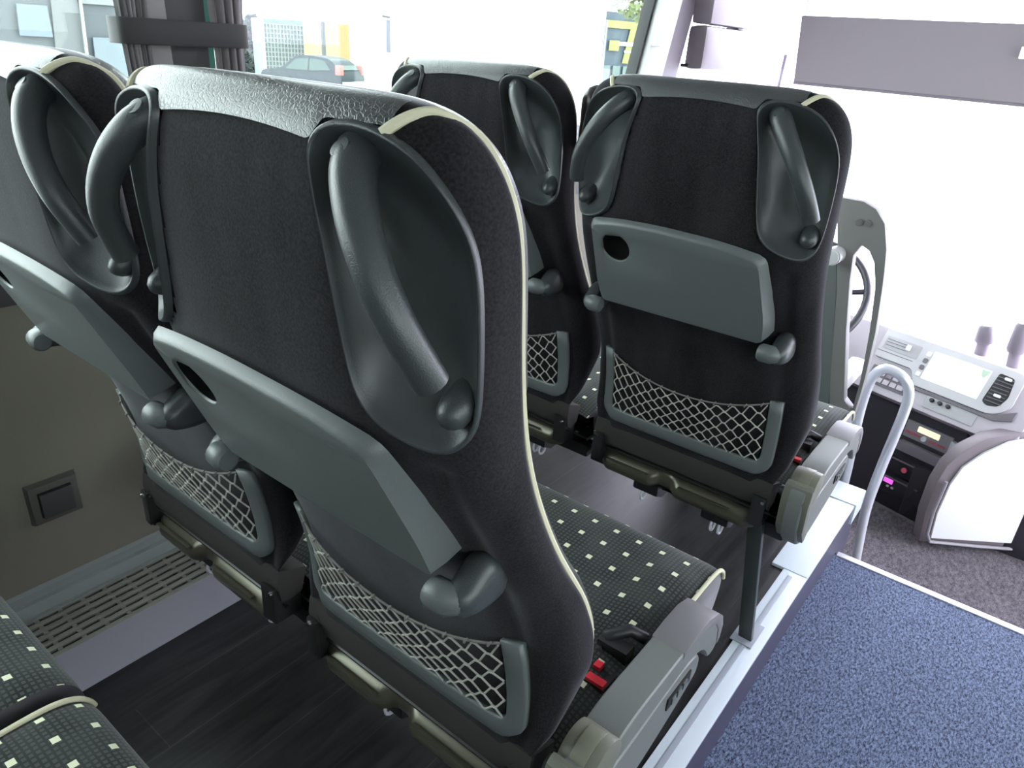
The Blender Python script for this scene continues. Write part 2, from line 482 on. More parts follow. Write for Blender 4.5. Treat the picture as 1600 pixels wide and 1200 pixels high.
pane('door_1', [(XR + .02, 1.92, ZK + .06), (XR + .02, 2.92, ZK + .06), (XR + .02, 2.92, 1.74), (XR + .02, 1.92, 1.74)], (.006, 0, 0), M['glass_front'], 'glazed passenger door at the front right')
for y_ in (1.85, 2.92):
    struct(boxo('trim_15', (XR, y_, ZK), (XR + .05, y_ + .07, 1.76), M['pillar_dark']), 'dark post of the glazed passenger door', 'trim')
pane('window_6', [(XG, YB, ZS), (XG, -1.35, ZS), (XG, -1.35, 1.72), (XG, YB, 1.72)], (.005, 0, 0), M['glass_side'], 'tinted side window behind the camera row')

# pillar between the two side windows
o = boxo('trim_7', (XW - .03, .375, ZS - .02), (XW + .01, .455, 1.74), M['pillar_dark'], bevel=.006); struct(o, 'dark grey cover of the pillar behind the curtains', 'trim')
m = MB()
m.prism([(XW + .01, .325, ZS), (XW + .01, .395, ZS), (XW + .01, .375, 1.12), (XW + .01, .365, 1.72), (XW + .01, .325, 1.72), (XW + .01, .322, 1.12)], (.012, 0, 0))
struct(m.build('trim_8', plain('warm_grey_pillar_trim', (.20, .19, .185), .7), bevel=.004), 'pale grey trim beside the left curtain', 'trim')
m = MB(); m.box((XW - .03, .4555, ZS), (XW + .004, .469, 1.72))
struct(m.build('trim_9', plain('green_glass_edge', (.10, .30, .24), .15), smooth=False), 'green glass edge beside the right curtain', 'trim')
# window 2 front edge seal and front pillar (slanted)
def slat(P0, P1, wy, x0, x1, mat, name, label, bev=.004):
    m = MB(); m.prism([(x0, P0[0], P0[1]), (x0, P0[0] + wy, P0[1]), (x0, P1[0] + wy, P1[1]), (x0, P1[0], P1[1])], (x1 - x0, 0, 0))
    return struct(m.build(name, mat, bevel=bev), label, 'trim')
slat((1.985, ZS), (2.262, 1.72), .014, XW - .03, XW + .012, M['rubber'], 'trim_10', 'dark rubber seal at the front edge of the side window', .003)
slat((2.000, ZS), (2.277, 1.72), .15, XW - .04, XW + .035, M['pillar'], 'trim_11', 'pale pillar ahead of the side window', .01)
slat((2.15, ZS), (2.43, 1.72), .16, XW - .05, XW + .012, M['dash_mid'], 'trim_12', 'mauve grey pillar cover beside the driver window', .01)
slat((2.02, ZK), (2.02, ZS), .45, XW - .05, XW + .03, M['dash_mid'], 'trim_13', 'mauve grey lower pillar cover beside the driver seat', .01)
o = boxo('pillar_bracket', (XW + .035, 2.12, 1.20), (XW + .06, 2.17, 1.30), M['pillar'], bevel=.006); tag(o, 'small pale grey box fixed on the pillar ahead of the side window', 'bracket')
struct(boxo('trim_14', (XW - .05, 3.0, .16), (XW + .06, YF_ + .08, ZC), M['white'], bevel=.02), 'corner pillar coloured white for the bloom over it, between driver window and windscreen', 'trim')  # white colour stands in for bloom washing out the pillar

# driver window blind cassette: two stacked dark boxes
bl = empty('window_blind_box', (XW + .02, 2.62, 1.1), 'dark mauve blind case hanging at the driver side window', 'blind')
def loc(o, parent):
    o.parent = parent; o.matrix_parent_inverse = Matrix.Identity(4)
    for v in o.data.vertices: v.co -= parent.location
    return o
def obox(parent, name, lo, hi, mat, bevel=0):
    o = boxo(name, lo, hi, mat, None, bevel); return loc(o, parent)
obox(bl, 'lower_case', (XW + .012, 2.44, 1.130), (XW + .09, 2.86, 1.285), plain('mauve_gloss_blind_case', (.15, .125, .14), .35), .025)
obox(bl, 'upper_case', (XW + .02, 2.44, 1.29), (XW + .10, 2.80, 1.70), plain('mauve_upper_blind_case', (.20, .17, .19), .45), .012)
obox(bl, 'dark_frame', (XW + .004, 2.80, 1.285), (XW + .06, 2.86, 1.70), M['dash_dark'], .008)
obox(bl, 'case_seam', (XW + .004, 2.43, 1.137), (XW + .03, 2.875, 1.150), M['black'], .005)

# ------------------------------------------------------------------ window-side heater duct
du = empty('heater_duct', (-.80, 0, 0), 'long lilac grey heater duct with slotted grille along the left wall', 'heater')
obox(du, 'front_panel', (-.742, YB + .01, .001), (-.737, 1.78, .110), M['duct'])
obox(du, 'inner_channel', (-.895, YB + .01, .001), (-.7421, 1.78, .075), M['black'])
sm = MB(); sm.box((-.0062, YB + .01, 0), (.0062, 1.78, .006)); s0 = sm.build('slat', M['grille'], du, .001)
xs = [-.744 - .0205 * k for k in range(7)]
for k, x in enumerate(xs):
    s = s0 if k == 0 else s0.copy()
    if k: COL.objects.link(s); s.parent = du
    s.location = (x + .80, 0, .1045)
rm = MB(); rm.box((-.872, -.0042, 0), (-.742, .0042, .0055)); r0 = None
for k in range(64):
    y = -.95 + k * .0425
    if r0 is None:
        r0 = rm.build('rib', M['grille'], du, .0006)
        for v in r0.data.vertices: v.co.x += .80
        r = r0
    else:
        r = r0.copy(); COL.objects.link(r); r.parent = du
    r.location = (0, y, .1042)
m = MB(); m.prism([(-.868, YB + .01, .100), (-.868, YB + .01, .116), (-.876, YB + .01, .120), (-.882, YB + .01, .132), (-.890, YB + .01, .135), (-.892, YB + .01, .150), (-.899, YB + .01, .156), (-.899, YB + .01, .095)], (0, 1.77 - YB, 0))
loc(m.build('wall_rail', M['rail_grey']), du)

# ashtray in the wall
A4 = [px(37, 762, 0, XW + .004), px(50, 824, 0, XW + .004), px(131, 790, 0, XW + .004), px(115, 735, 0, XW + .004)]
ay0 = (A4[0].y + A4[1].y) / 2; ay1 = (A4[2].y + A4[3].y) / 2; az1 = (A4[0].z + A4[3].z) / 2; az0 = (A4[1].z + A4[2].z) / 2
at_ = empty('wall_ashtray', (XW, (ay0 + ay1) / 2, az0), 'small dark square ashtray with lid set in the taupe wall', 'ashtray')
m = MB()
e = .016
R = [[(ay0, az0), (ay1, az0), (ay1, az1), (ay0, az1)], [(ay0 + .003, az0 + .003), (ay1 - .003, az0 + .003), (ay1 - .003, az1 - .003), (ay0 + .003, az1 - .003)],
     [(ay0 + e, az0 + e), (ay1 - e, az0 + e), (ay1 - e, az1 - e), (ay0 + e, az1 - e)], [(ay0 + e, az0 + e), (ay1 - e, az0 + e), (ay1 - e, az1 - e), (ay0 + e, az1 - e)]]
X = [XW, XW + .014, XW + .016, XW + .003]
V = [(X[i], y, z) for i in range(4) for (y, z) in R[i]]
F = [(i * 4 + k, i * 4 + (k + 1) % 4, (i + 1) * 4 + (k + 1) % 4, (i + 1) * 4 + k) for i in range(3) for k in range(4)] + [(12, 13, 14, 15)]
m.add(V, F); loc(m.build('surround', plain('dark_olive_plastic', (.075, .073, .062), .4), bevel=.002), at_)
obox(at_, 'lid', (XW + .002, ay0 + e + .002, az0 + e - .002), (XW + .021, ay1 - e, az1 - e - .003), plain('dark_lid_plastic', (.04, .042, .040), .4), .003)

# ------------------------------------------------------------------ curtains
def curtain(name, y0a, y1a, y0b, y1b, x, mat, n, label, amp=.010):
    """pleated cloth, gathered at the band height; a = above, b = below"""
    V = []; F = []; cols = n * 8; rows = 26
    for j in range(rows + 1):
        z = ZS - .02 + (1.70 - ZS + .02) * j / rows
        g = min(1, abs(z - 1.12) / .35)
        a = (y0b + (y0a - y0b) * max(0, min(1, (z - .8) / .35)), y1b + (y1a - y1b) * max(0, min(1, (z - .8) / .35)))
        wdn = 1 + .75 * g * (1 if z > 1.12 else .35)
        c = (a[0] + a[1]) / 2; hwid = (a[1] - a[0]) / 2
        for i in range(cols + 1):
            s = i / cols * 2 - 1
            ph = i / cols * n * 2 * math.pi
            V.append((x + amp * math.sin(ph) * (.5 + .5 * g) + .003 * math.sin(3 * z + i), c + s * hwid * wdn + .002 * math.sin(ph * 2 + z * 4), z))
    for j in range(rows):
        for i in range(cols):
            a = j * (cols + 1) + i; F.append((a, a + 1, a + cols + 2, a + cols + 1))
    # back side gives the cloth thickness
    nV = len(V); V2 = [(v[0] - .0018, v[1], v[2]) for v in V]
    F2 = [tuple(i + nV for i in reversed(f)) for f in F]
    o = mesh(name, V + V2, F + F2, mat)
    tag(o, label, 'curtain'); return o
curtain('window_curtain', .285, .330, .300, .335, XW + .035, M['curtain'], 6, 'grey pleated curtain on the left side of the dark window pillar')
curtain('window_curtain', .455, .515, .452, .520, XW + .035, plain('mauve_curtain_cloth', (.17, .15, .155), .85, sheen=.3), 4, 'mauve grey curtain on the right side of the dark window pillar')
p0 = px(183, 24, 0, XW + .07); p1 = px(394, 82, 0, XW + .07); pz0 = px(190, 62, 0, XW + .07); pz1 = px(392, 40, 0, XW + .07)
zt = (p0.z + pz1.z) / 2; zb = (p1.z + pz0.z) / 2
m = MB()
loop = []
ya, yb = p0.y, p1.y
for k in range(32):
    a = 2 * math.pi * k / 32
    cx = XW + .045; cy = (ya + yb) / 2
    ex = abs(math.cos(a)) ** .45 * math.copysign(1, math.cos(a)); ey = abs(math.sin(a)) ** .35 * math.copysign(1, math.sin(a))
    loop.append((cx + .032 * ex, cy + (yb - ya) / 2 * ey))
V = []; 
for (zz, s) in ((zb, 0), (zb + .002, .001), (zt - .002, .001), (zt, 0)):
    for (a, b_) in loop: V.append((a + (s if a > XW + .045 else -s), b_, zz))
for zz in (zt, zb):
    for (a, b_) in loop: V.append((XW + .045 + (a - XW - .045) * .93, (ya + yb) / 2 + (b_ - (ya + yb) / 2) * .985, zz))
n = 32; F = []
for r_ in range(5):
    for k in range(n): F.append((r_ * n + k, r_ * n + (k + 1) % n, (r_ + 1) * n + (k + 1) % n, (r_ + 1) * n + k))
for k in range(n): F.append((5 * n + k, 5 * n + (k + 1) % n, (k + 1) % n, k))
tag(mesh('curtain_band', V, F, M['curtain_band']), 'wide dark band holding both curtains against the window pillar', 'curtain band')

# ------------------------------------------------------------------ coach seat
YR = [(.40, .105), (.47, .10), (.56, .088), (.64, .068), (.70, .048), (.76, .02), (.80, 0), (.86, -.038), (.92, -.066), (1.0, -.072), (1.06, -.075), (1.12, -.077), (1.157, -.077)]
YFT = [(.44, .10), (.485, .12), (.53, .147), (.578, .168), (.617, .168), (.695, .13), (.75, .09), (.832, .047), (.892, .024), (.942, .014), (1.0, .008), (1.056, .003), (1.09, -.003), (1.12, -.015), (1.14, -.022), (1.157, -.03)]
HWT = [(.44, .17), (.46, .19), (.5, .208), (.58, .222), (.7, .222), (.8, .218), (.9, .2145), (1.0, .2135)]
def smt(T):
    # smooth the table a little so the profile has no corners
    def f(z):
        return sum(lerp_tab(T, z + d) * w_ for d, w_ in ((-.03, .12), (-.015, .23), (0, .30), (.015, .23), (.03, .12)))
    return f
fYR = smt(YR); fYF = smt(YFT)
ZT = 1.157
def hw(z):
    if z <= 1: return lerp_tab(HWT, z)
    return .2135 * max(0, 1 - ((z - 1) / .149) ** 4.2) ** (1 / 7)
def rear(x, z):
    h = max(hw(z), 1e-6); s = min(1, abs(x) / h)
    g = 1 if z < .9 else max(0, 1 - ((z - .9) / .249) ** 11) ** .5
    yf, yr = fYF(z) - .010, fYR(z)
    y = yf - (yf - yr) * max(0, 1 - s ** 4) ** .4 * g
    return y + .006 * math.exp(-((abs(x) - .175) / .012) ** 2) * (1 if z < .9 else 0)   # soft seam valley
def front(x, z):
    h = max(hw(z) - .0075, 1e-6); s = min(1, abs(x) / h)
    g = 1 if z < .9 else max(0, 1 - ((z - .9) / .249) ** 11) ** .5
    th = .055 if z > .95 else .045
    return fYF(z) + th * max(0, 1 - s ** 3) ** .5 * g - .016 * math.exp(-(s / .5) ** 2) * g + .001
def ztop(x):
    return 1 + .149 * max(0, 1 - (abs(x) / .2135) ** 7) ** (1 / 4.2)

DISH = [(0.093, -0.071, 1.115), (0.097, -0.073, 1.102), (0.103, -0.074, 1.079), (0.109, -0.072, 1.053), (0.114, -0.068, 1.016), (0.120, -0.060, 0.975), (0.126, -0.054, 0.950),
        (0.138, -0.050, 0.936), (0.158, -0.044, 0.926), (0.177, -0.039, 0.921), (0.190, -0.033, 0.921), (0.199, -0.027, 0.928), (0.206, -0.024, 0.942), (0.209, -0.024, 0.973),
        (0.2105, -0.026, 1.02), (0.209, -0.029, 1.05), (0.205, -0.035, 1.072), (0.197, -0.042, 1.093), (0.187, -0.049, 1.107), (0.175, -0.056, 1.119), (0.157, -0.060, 1.127),
        (0.138, -0.064, 1.132), (0.118, -0.067, 1.133), (0.104, -0.069, 1.130), (0.096, -0.071, 1.124)]
DISH = [(x, rear(min(x, .206), z) - .005, z) for x, y, z in DISH]
def dish_pz(x, y, z): return (abs(x) * .88 + y * .47, z)
DPOLY = [dish_pz(*p) for p in DISH]
DC = (sum(p[0] for p in DPOLY) / len(DPOLY), sum(p[1] for p in DPOLY) / len(DPOLY))
def inside(p, poly):
    c = False; n = len(poly)
    for i in range(n):
        a, b = poly[i], poly[(i + 1) % n]
        if (a[1] > p[1]) != (b[1] > p[1]) and p[0] < (b[0] - a[0]) * (p[1] - a[1]) / (b[1] - a[1]) + a[0]: c = not c
    return c
DSH = [(DC[0] + (a - DC[0]) * .992, DC[1] + (b - DC[1]) * .992) for a, b in DPOLY]

seat = empty('coach_seat', (0, 0, 0), 'coach seat', 'seat')

def zrows():
    zs = [.44 + (1.0 - .44) * i / 70 for i in range(70)]
    zs += [1.0 + .149 * (1 - (1 - i / 34) ** 2.0) for i in range(35)]
    return zs
def scols(n=72):
    return [math.sin((i / n - .5) * math.pi) * .55 + (i / n * 2 - 1) * .45 for i in range(n + 1)]
def surf_mesh(name, fn, zs, ss, mat, parent, hole=False, uv=False):
    V = []; F = []; UV = []
    for z in zs:
        for s in ss:
            x = s * (hw(z) if hole else max(0, hw(z) - .0075)); V.append((x, fn(x, z), z)); UV.append((x, z))
        if hole:
            row = V[-len(ss):]; del V[-len(ss):]
            for t_ in (1, .66, .33): V.append((-hw(z) + .008 * t_ * t_, fYF(z) - .010 + .011 * t_, z))
            V += row
            for t_ in (.33, .66, 1): V.append((hw(z) - .008 * t_ * t_, fYF(z) - .010 + .011 * t_, z))
    n = len(ss) + (6 if hole else 0)
    for j in range(len(zs) - 1):
        for i in range(n - 1):
            a = j * n + i; q = (a, a + 1, a + n + 1, a + n)
            if hole:
                cx = [sum(V[k][t] for k in q) / 4 for t in range(3)]
                if inside(dish_pz(*cx), DSH): continue
            F.append(q)
    return mesh(name, V, F, mat, parent, uv=UV if uv else None)
surf_mesh('back_shell', rear, zrows(), scols(90), M['velour'], seat, hole=True)
zr = zrows()
surf_mesh('back_cushion', front, [z for z in zr if z < .985], scols(40), M['dotted'], seat, uv=True)
surf_mesh('headrest', front, [z for z in zr if z > .975], scols(40), M['leather'], seat)

# leather cap over the top of the back
V = []; F = []; na, nb = 80, 14
for j in range(nb + 1):
    for i in range(na + 1):
        a = i / na * 2 - 1
        b = 1 - (1 - j / nb) ** 1.6
        x = a * .150
        q_ = max(0, min(1, (abs(x) - .0875) / .012)); q_ = q_ * q_ * (3 - 2 * q_)
        zlo = (1.125 - .010 * (x / .12) ** 2) * (1 - q_) + 1.1335 * q_
        z = zlo + (ztop(x) - .0002 - zlo) * b
        V.append((x, rear(x, z) - .0035, z + .0012 * b))
for j in range(nb):
    for i in range(na):
        a = j * (na + 1) + i; F.append((a, a + 1, a + na + 2, a + na + 1))
mesh('leather_cap', V, F, M['leather'], seat)

# beige piping around the outer edge, ending at the top of each handle recess
for sg in (1, -1):
    P = [(.148, rear(.148, 1.129) - .004, 1.129), (.155, rear(.155, 1.136) - .003, 1.1365), (.163, -.042, ztop(.163) - .001), (.172, -.032, ztop(.172) - .001)]
    zz = [1.130, 1.120, 1.105, 1.085, 1.06, 1.0, .94, .88, .82, .76, .70, .65, .60, .56, .52]
    P += [(hw(z) - .0075 - .001, fYF(z) + .002, z) for z in zz]
    P = [(sg * x, y, z) for x, y, z in P]
    m = MB(); Q = smooth_path(P, 4)
    for _ in range(5): Q = [Q[0]] + [(Q[i - 1] + Q[i] * 2 + Q[i + 1]) / 4 for i in range(1, len(Q) - 1)] + [Q[-1]]
    m.tube(Q, .0036, 8); m.build('piping', M['piping'], seat)

# handle recess with grab handle
def recess(sg):
    out = smooth_path(DISH, 3, True); n = len(out)
    for _ in range(6): out = [(out[i - 1] + out[i] * 2 + out[(i + 1) % n]) / 4 for i in range(n)]
    C3 = sum((Vector(p) for p in out), Vector()) / n
    inw = Vector((-.36, .93, 0)).normalized()
    V = []; F = []
    rings = [(1.022, .004), (1.016, -.001), (.998, -.0035), (.975, -.0025), (.95, .003), (.92, .011), (.86, .020), (.76, .027), (.6, .031), (.4, .033), (.2, .0335)]
    for r, d in rings:
        for p in out: V.append(C3 + (p - C3) * r + inw * d)
    V.append(C3 + inw * .0335)
    nr = len(rings)
    for _ in range(14):
        W2 = list(V)
        for j in range(5, nr):
            for k in range(n):
                nb_ = V[(j + 1) * n + k] if j < nr - 1 else V[-1]
                W2[j * n + k] = (V[(j - 1) * n + k] + nb_ + V[j * n + (k - 1) % n] + V[j * n + (k + 1) % n]) / 4
        W2[-1] = sum((V[(nr - 1) * n + k] for k in range(n)), Vector()) / n
        V = W2
    for j in range(len(rings) - 1):
        for k in range(n): F.append((j * n + k, j * n + (k + 1) % n, (j + 1) * n + (k + 1) % n, (j + 1) * n + k))
    j = len(rings) - 1
    for k in range(n): F.append((j * n + k, j * n + (k + 1) % n, len(V) - 1))
    V = [Vector((sg * v.x, v.y, v.z)) for v in V]
    o = mesh('handle_recess', V, F, M['plastic_dark'], seat)
    H = [(.110, -.026, 1.119), (.117, -.052, 1.1155), (.130, -.071, 1.104), (.148, -.084, 1.082), (.166, -.089, 1.055), (.181, -.086, 1.027), (.190, -.077, 1.003), (.195, -.068, .984)]
    R = [.013, .0150, .0148, .0140, .0130, .0126, .0124, .0124]
    Hp = smooth_path(H, 4)
    Rp = []
    for i in range(len(H) - 1):
        for k in range(4): Rp.append(R[i] + (R[i + 1] - R[i]) * k / 4)
    Rp.append(R[-1])
    m = MB(); m.tube([(sg * x, y, z) for x, y, z in Hp], Rp, 16, flat=(1, 1)); m.build('grab_handle', M['plastic_dark'], o)
    # round cover cap near the top and the lower mounting boss
    m = MB()
    c = Vector((.124, -.064, 1.109)); nn = Vector((-.10, -.72, .68)).normalized()
    m.cyl(Vector((sg * c.x, c.y, c.z)) + Vector((sg * nn.x, nn.y, nn.z)) * .0100, Vector((sg * c.x, c.y, c.z)) + Vector((sg * nn.x, nn.y, nn.z)) * .0151, .0080, 20, .0072)
    m.build('cap', M['plastic_dark'], o, .0006)
    m = MB()
    m.tube([(sg * .189, -.006, .962), (sg * .190, -.026, .958), (sg * .1905, -.038, .953), (sg * .191, -.045, .949), (sg * .191, -.049, .946), (sg * .191, -.051, .944)], [.0145, .0140, .0132, .0115, .008, .003], 24)
    m.build('mounting_boss', M['plastic_dark'], o)
recess(1); recess(-1)

# folding table: outline (u across, w up) in its own leaning plane
TO = Vector((0, -.010, .768)); TU = Vector((1, 0, 0)); TWd = Vector((0, -.066, .150)).normalized(); TN = TU.cross(TWd)   # TN
if TN.y > 0: TN = -TN
def rpoly(pts, r=.010, k=5):
    out = []; n = len(pts)
    for i in range(n):
        a, b, c = Vector(pts[i - 1]), Vector(pts[i]), Vector(pts[(i + 1) % n])
        d1 = (a - b).normalized(); d2 = (c - b).normalized()
        rr = min(r[i] if isinstance(r, (list, tuple)) else r, (a - b).length * .45, (c - b).length * .45)
        p0, p1 = b + d1 * rr, b + d2 * rr
        for j in range(k + 1):
            t = j / k; out.append(p0 * (1 - t) ** 2 + b * 2 * t * (1 - t) + p1 * t * t)
    return out
CUP = Vector((-.108, .126)); CR = .027
face = rpoly([(-.146, .004), (.148, .004), (.150, .05), (.137, .158), (.07, .170), (-.03, .174), (-.10, .171), (-.149, .163), (-.152, .04)], [.004, .006, .03, .014, .05, .05, .05, .014, .03])
def ray_ring(poly, c, N):
    out = []
    for k in range(N):
        a = 2 * math.pi * k / N; dx, dz = math.cos(a), math.sin(a); best = 0
        for i in range(len(poly)):
            p, q = poly[i], poly[(i + 1) % len(poly)]
            ex, ez = q[0] - p[0], q[1] - p[1]; den = dx * ez - dz * ex
            if abs(den) < 1e-12: continue
            t = ((p[0] - c[0]) * ez - (p[1] - c[1]) * ex) / den; s_ = ((p[0] - c[0]) * dz - (p[1] - c[1]) * dx) / den
            if t > 0 and -1e-6 <= s_ <= 1 + 1e-6: best = max(best, t)
        out.append(Vector((c[0] + dx * best, c[1] + dz * best)))
    return out
face = ray_ring(face, CUP, 220)
def tpt(u, w_, d): return TO + TU * u + TWd * w_ + TN * d
V = []; F = []; n = len(face)
def cupring(r, d):
    out = []
    for p in face:
        a = math.atan2(p[1] - CUP[1], p[0] - CUP[0]); out.append(tpt(CUP[0] + r * math.cos(a), CUP[1] + r * math.sin(a), d))
    return out
def face_ring(off, d, blend=1):
    c = Vector((0, .085)); out = []
    for p in face:
        v = Vector(p); q = Vector((v[0] + math.copysign(off, v[0]) * min(1, abs(v[0]) / .13), v[1] + (off if v[1] > .085 else 0) * .6))
        out.append(tpt(q[0], q[1], d))
    return out
def side_ring(off, dt, db):
    out = []
    for p, q in zip(face, face_ring(off, 0)):
        t_ = max(0, min(1, p[1] / .17)); out.append(q + TN * (db + (dt - db) * t_))
    return out
rings = [side_ring(.009, -.008, -.030), side_ring(.0065, -.001, -.012), face_ring(.002, .0030), face_ring(-.002, .0045)]
mid = []
for p in face:
    q = CUP + (Vector(p) - CUP) * .55; mid.append(tpt(q[0], q[1], .0045))
rings += [mid, cupring(CR + .0015, .0045), cupring(CR, .0035), cupring(CR - .0005, .0015)]
for r in rings: V += r
for j in range(len(rings) - 1):
    for k in range(n): F.append((j * n + k, j * n + (k + 1) % n, (j + 1) * n + (k + 1) % n, (j + 1) * n + k))
F.append(tuple(range(n - 1, -1, -1)))
tb = mesh('folding_table', V, F, M['plastic'], seat)
sharp(tb.data, .9)
V = cupring(CR - .0005, .0015); n2 = len(V)
V += cupring(CR - .002, -.007); V.append(tpt(CUP[0], CUP[1], -.0075))
F = [(k, (k + 1) % n2, n2 + (k + 1) % n2, n2 + k) for k in range(n2)] + [(n2 + k, n2 + (k + 1) % n2, 2 * n2) for k in range(n2)]
cupo = mesh('cup_recess', V, F, plain('shade_black_recess', (.006, .006, .006), 1, spec=.05), tb)  # black colour supplies the shade inside the cup recess
# hinges
for sg in (1, -1):
    m = MB()
    a = sg * .149; b = sg * .168
    m.tube([(a, -.018, .758), (a + sg * .004, -.018, .758), (sg * .170, -.016, .758), (sg * .178, -.010, .757)], [.0115, .0148, .0150, .012], 18)
    h = m.build('table_hinge', M['plastic'], seat)
    poly = [tuple(q) for q in rpoly([(-.030, .752), (-.026, .768), (-.008, .780), (.014, .797), (.036, .79), (.055, .765), (.05, .735), (.015, .731), (-.018, .738)], .014, 3)]
    cy, cz = .012, .762; V = []; F = []; n = len(poly)
    for xx, sc_ in ((.164, .66), (.167, .78), (.176, .86), (.184, .80), (.189, .66), (.192, .45)):
        V += [(sg * xx, cy + (y - cy) * sc_, cz + (z - cz) * sc_) for y, z in poly]
    for j in range(5):
        for k in range(n): F.append((j * n + k, j * n + (k + 1) % n, (j + 1) * n + (k + 1) % n, (j + 1) * n + k))
    F += [tuple(range(n)), tuple(range(6 * n - 1, 5 * n - 1, -1))]
    mesh('hinge_bracket', V, F, M['plastic_dark'], h)

# pocket frame (U) and net
def upath(xo, zbm, ztp, r, k=6):
    pts = [(-xo, ztp)] + [(-xo, ztp - (ztp - zbm - r) * t) for t in (.25, .5, .75, 1)]
    for j in range(1, k + 1):
        a = math.pi + math.pi / 2 * j / k; pts.append((-xo + r + r * math.cos(a), zbm + r + r * math.sin(a)))
    for t in range(1, 14): pts.append((-xo + r + (2 * xo - 2 * r) * t / 14, zbm))
    for j in range(k + 1):
        a = -math.pi / 2 + math.pi / 2 * j / k; pts.append((xo - r + r * math.cos(a), zbm + r + r * math.sin(a)))
    for t in (.25, .5, .75, 1): pts.append((xo, zbm + r + (ztp - zbm - r) * t))
    return pts
oo = upath(.182, .476, .640, .034); ii = upath(.160, .505, .640, .013)
V = []; F = []; n = len(oo)
def yy(x, z, d): return rear(min(abs(x), .17), z) - d
lay = [(oo, -.004), (oo, .0045), ([(o_[0] * .97 + i_[0] * .03 if 0 else o_[0] + (i_[0] - o_[0]) * .10, o_[1] + (i_[1] - o_[1]) * .10) for o_, i_ in zip(oo, ii)], .0065),
       ([(o_[0] + (i_[0] - o_[0]) * .88, o_[1] + (i_[1] - o_[1]) * .88) for o_, i_ in zip(oo, ii)], .0065), (ii, .0045), (ii, -.004)]
for pp, d in lay: V += [(x, yy(x, z, d), z) for x, z in pp]
L_ = len(lay)
for j in range(L_):
    for k in range(n - 1): F.append((j * n + k, j * n + k + 1, ((j + 1) % L_) * n + k + 1, ((j + 1) % L_) * n + k))
F.append(tuple(j * n for j in range(L_))); F.append(tuple(j * n + n - 1 for j in range(L_ - 1, -1, -1)))
mesh('pocket_frame', V, F, M['plastic'], seat)
m = MB()
NX, NZ = 22, 8
def ny(x, z, d=0):
    bulge = .012 * max(0, 1 - (x / .16) ** 2) * max(0, min(1, (z - .505) / .06))
    return rear(min(abs(x), .16), z) - .004 - bulge - d
def ztopn(x): return .634 - .034 * (1 - (x / .16) ** 2)
for j in range(NZ):
    P = []
    for i in range(NX + 1):
        x = -.160 + .320 * i / NX
        zb_, zt_ = .504, ztopn(x) - .003
        h = (zt_ - zb_) / NZ
        wob = .0012 * math.sin(i * 2.3 + j * 1.7)
        z = zb_ + h * (j + .5) + (h / 2 if (i + j) % 2 else -h / 2) + wob
        flat = .30
        xa = .320 / NX * flat / 2
        for q in ((x - xa, z), (x + xa, z)):
            if -.1605 <= q[0] <= .1605: P.append((q[0], ny(q[0], q[1], .001 if (i + j) % 2 else 0), q[1]))
    m.tube(P, .0013, 5)
net = m.build('pocket_net', plain('grey_net_cord', (.42, .41, .37), .8, bump=.8, bscale=1200), seat)
m = MB(); m.tube([(x, ny(x, ztopn(x), .001), ztopn(x) + .001) for x in [-.160 + .320 * i / 24 for i in range(25)]], .0016, 6); 
for i in range(12):
    x = -.15 + .30 * i / 11; zc = ztopn(x)
    m.tube([(x - .002, ny(x, zc, .002), zc - .003), (x, ny(x, zc, .0035), zc + .002), (x + .002, ny(x, zc, .001), zc + .004)], .0016, 5)
m.build('elastic_cord', plain('grey_elastic_cord', (.17, .16, .15), .8), net)

# lower back strip, base frame, brackets
m = MB()
prof = [(.102, .468), (.098, .44), (.102, .412), (.112, .404), (.140, .41), (.150, .45)]
m.prism([(-.195, y, z) for y, z in prof], (.39, 0, 0)); m.build('lower_back_panel', plain('dark_woven_backing', (.026, .023, .021), .9, bump=.4), seat, .004)
m = MB(); m.tube([(-.2, .108, .400), (.2, .108, .400)], .0028, 6); m.build('wire_edge', M['black_metal'], seat)
# shaped pan with a notch
def pan():
    V = []; F = []; N = 60
    prof = [(.135, .395), (.112, .388), (.100, .378), (.096, .367), (.098, .356), (.106, .349), (.125, .347), (.150, .352)]
    for i in range(N + 1):
        x = -.172 + .344 * i / N
        nt = math.exp(-((x + .022) / .024) ** 4)
        end = min(1, (.172 - abs(x)) / .02 + .25)
        for (y, z) in prof:
            yo = (y - .135); V.append((x, .135 + yo * (1 - .45 * nt) * (.5 + .5 * end), z + .006 * nt + .004 * (1 - end)))
    k = len(prof)
    for i in range(N):
        for j in range(k - 1): F.append((i * k + j, i * k + j + 1, (i + 1) * k + j + 1, (i + 1) * k + j))
    F.append(tuple(range(k))); F.append(tuple(N * k + j for j in range(k - 1, -1, -1)))
    o = mesh('seat_pan', V, F, M['bronze'], seat)
    for a, b in ((-.155, -.055), (.015, .125)):
        m = MB(); m.box((a, .093, .3805), (b, .100, .3835)); m.build('pan_rib', M['bronze'], o, .0012)
pan()
for sg in (1, -1):
    m = MB(); m.prism([(sg * .166, .088, .375), (sg * .166, .088, .440), (sg * .192, .092, .436), (sg * .192, .092, .372)], (0, .006, 0)); m.box((sg * .179 - .011, .094, .37), (sg * .179 + .011, .14, .43))
    m.build('frame_bracket', M['black_metal'], seat, .002)
    m = MB(); m.cyl((sg * .186, .088, .428), (sg * .186, .098, .428), .0035, 12); m.build('bracket_bolt', M['chrome'], seat)
m = MB()
m.box((-.225, .150, .325), (.225, .185, .355)); m.box((-.225, .43, .325), (.225, .465, .355)); m.box((-.18, .15, .33), (-.15, .50, .36)); m.box((.15, .15, .33), (.18, .50, .36))
m.build('base_frame', M['black_metal'], seat, .004)
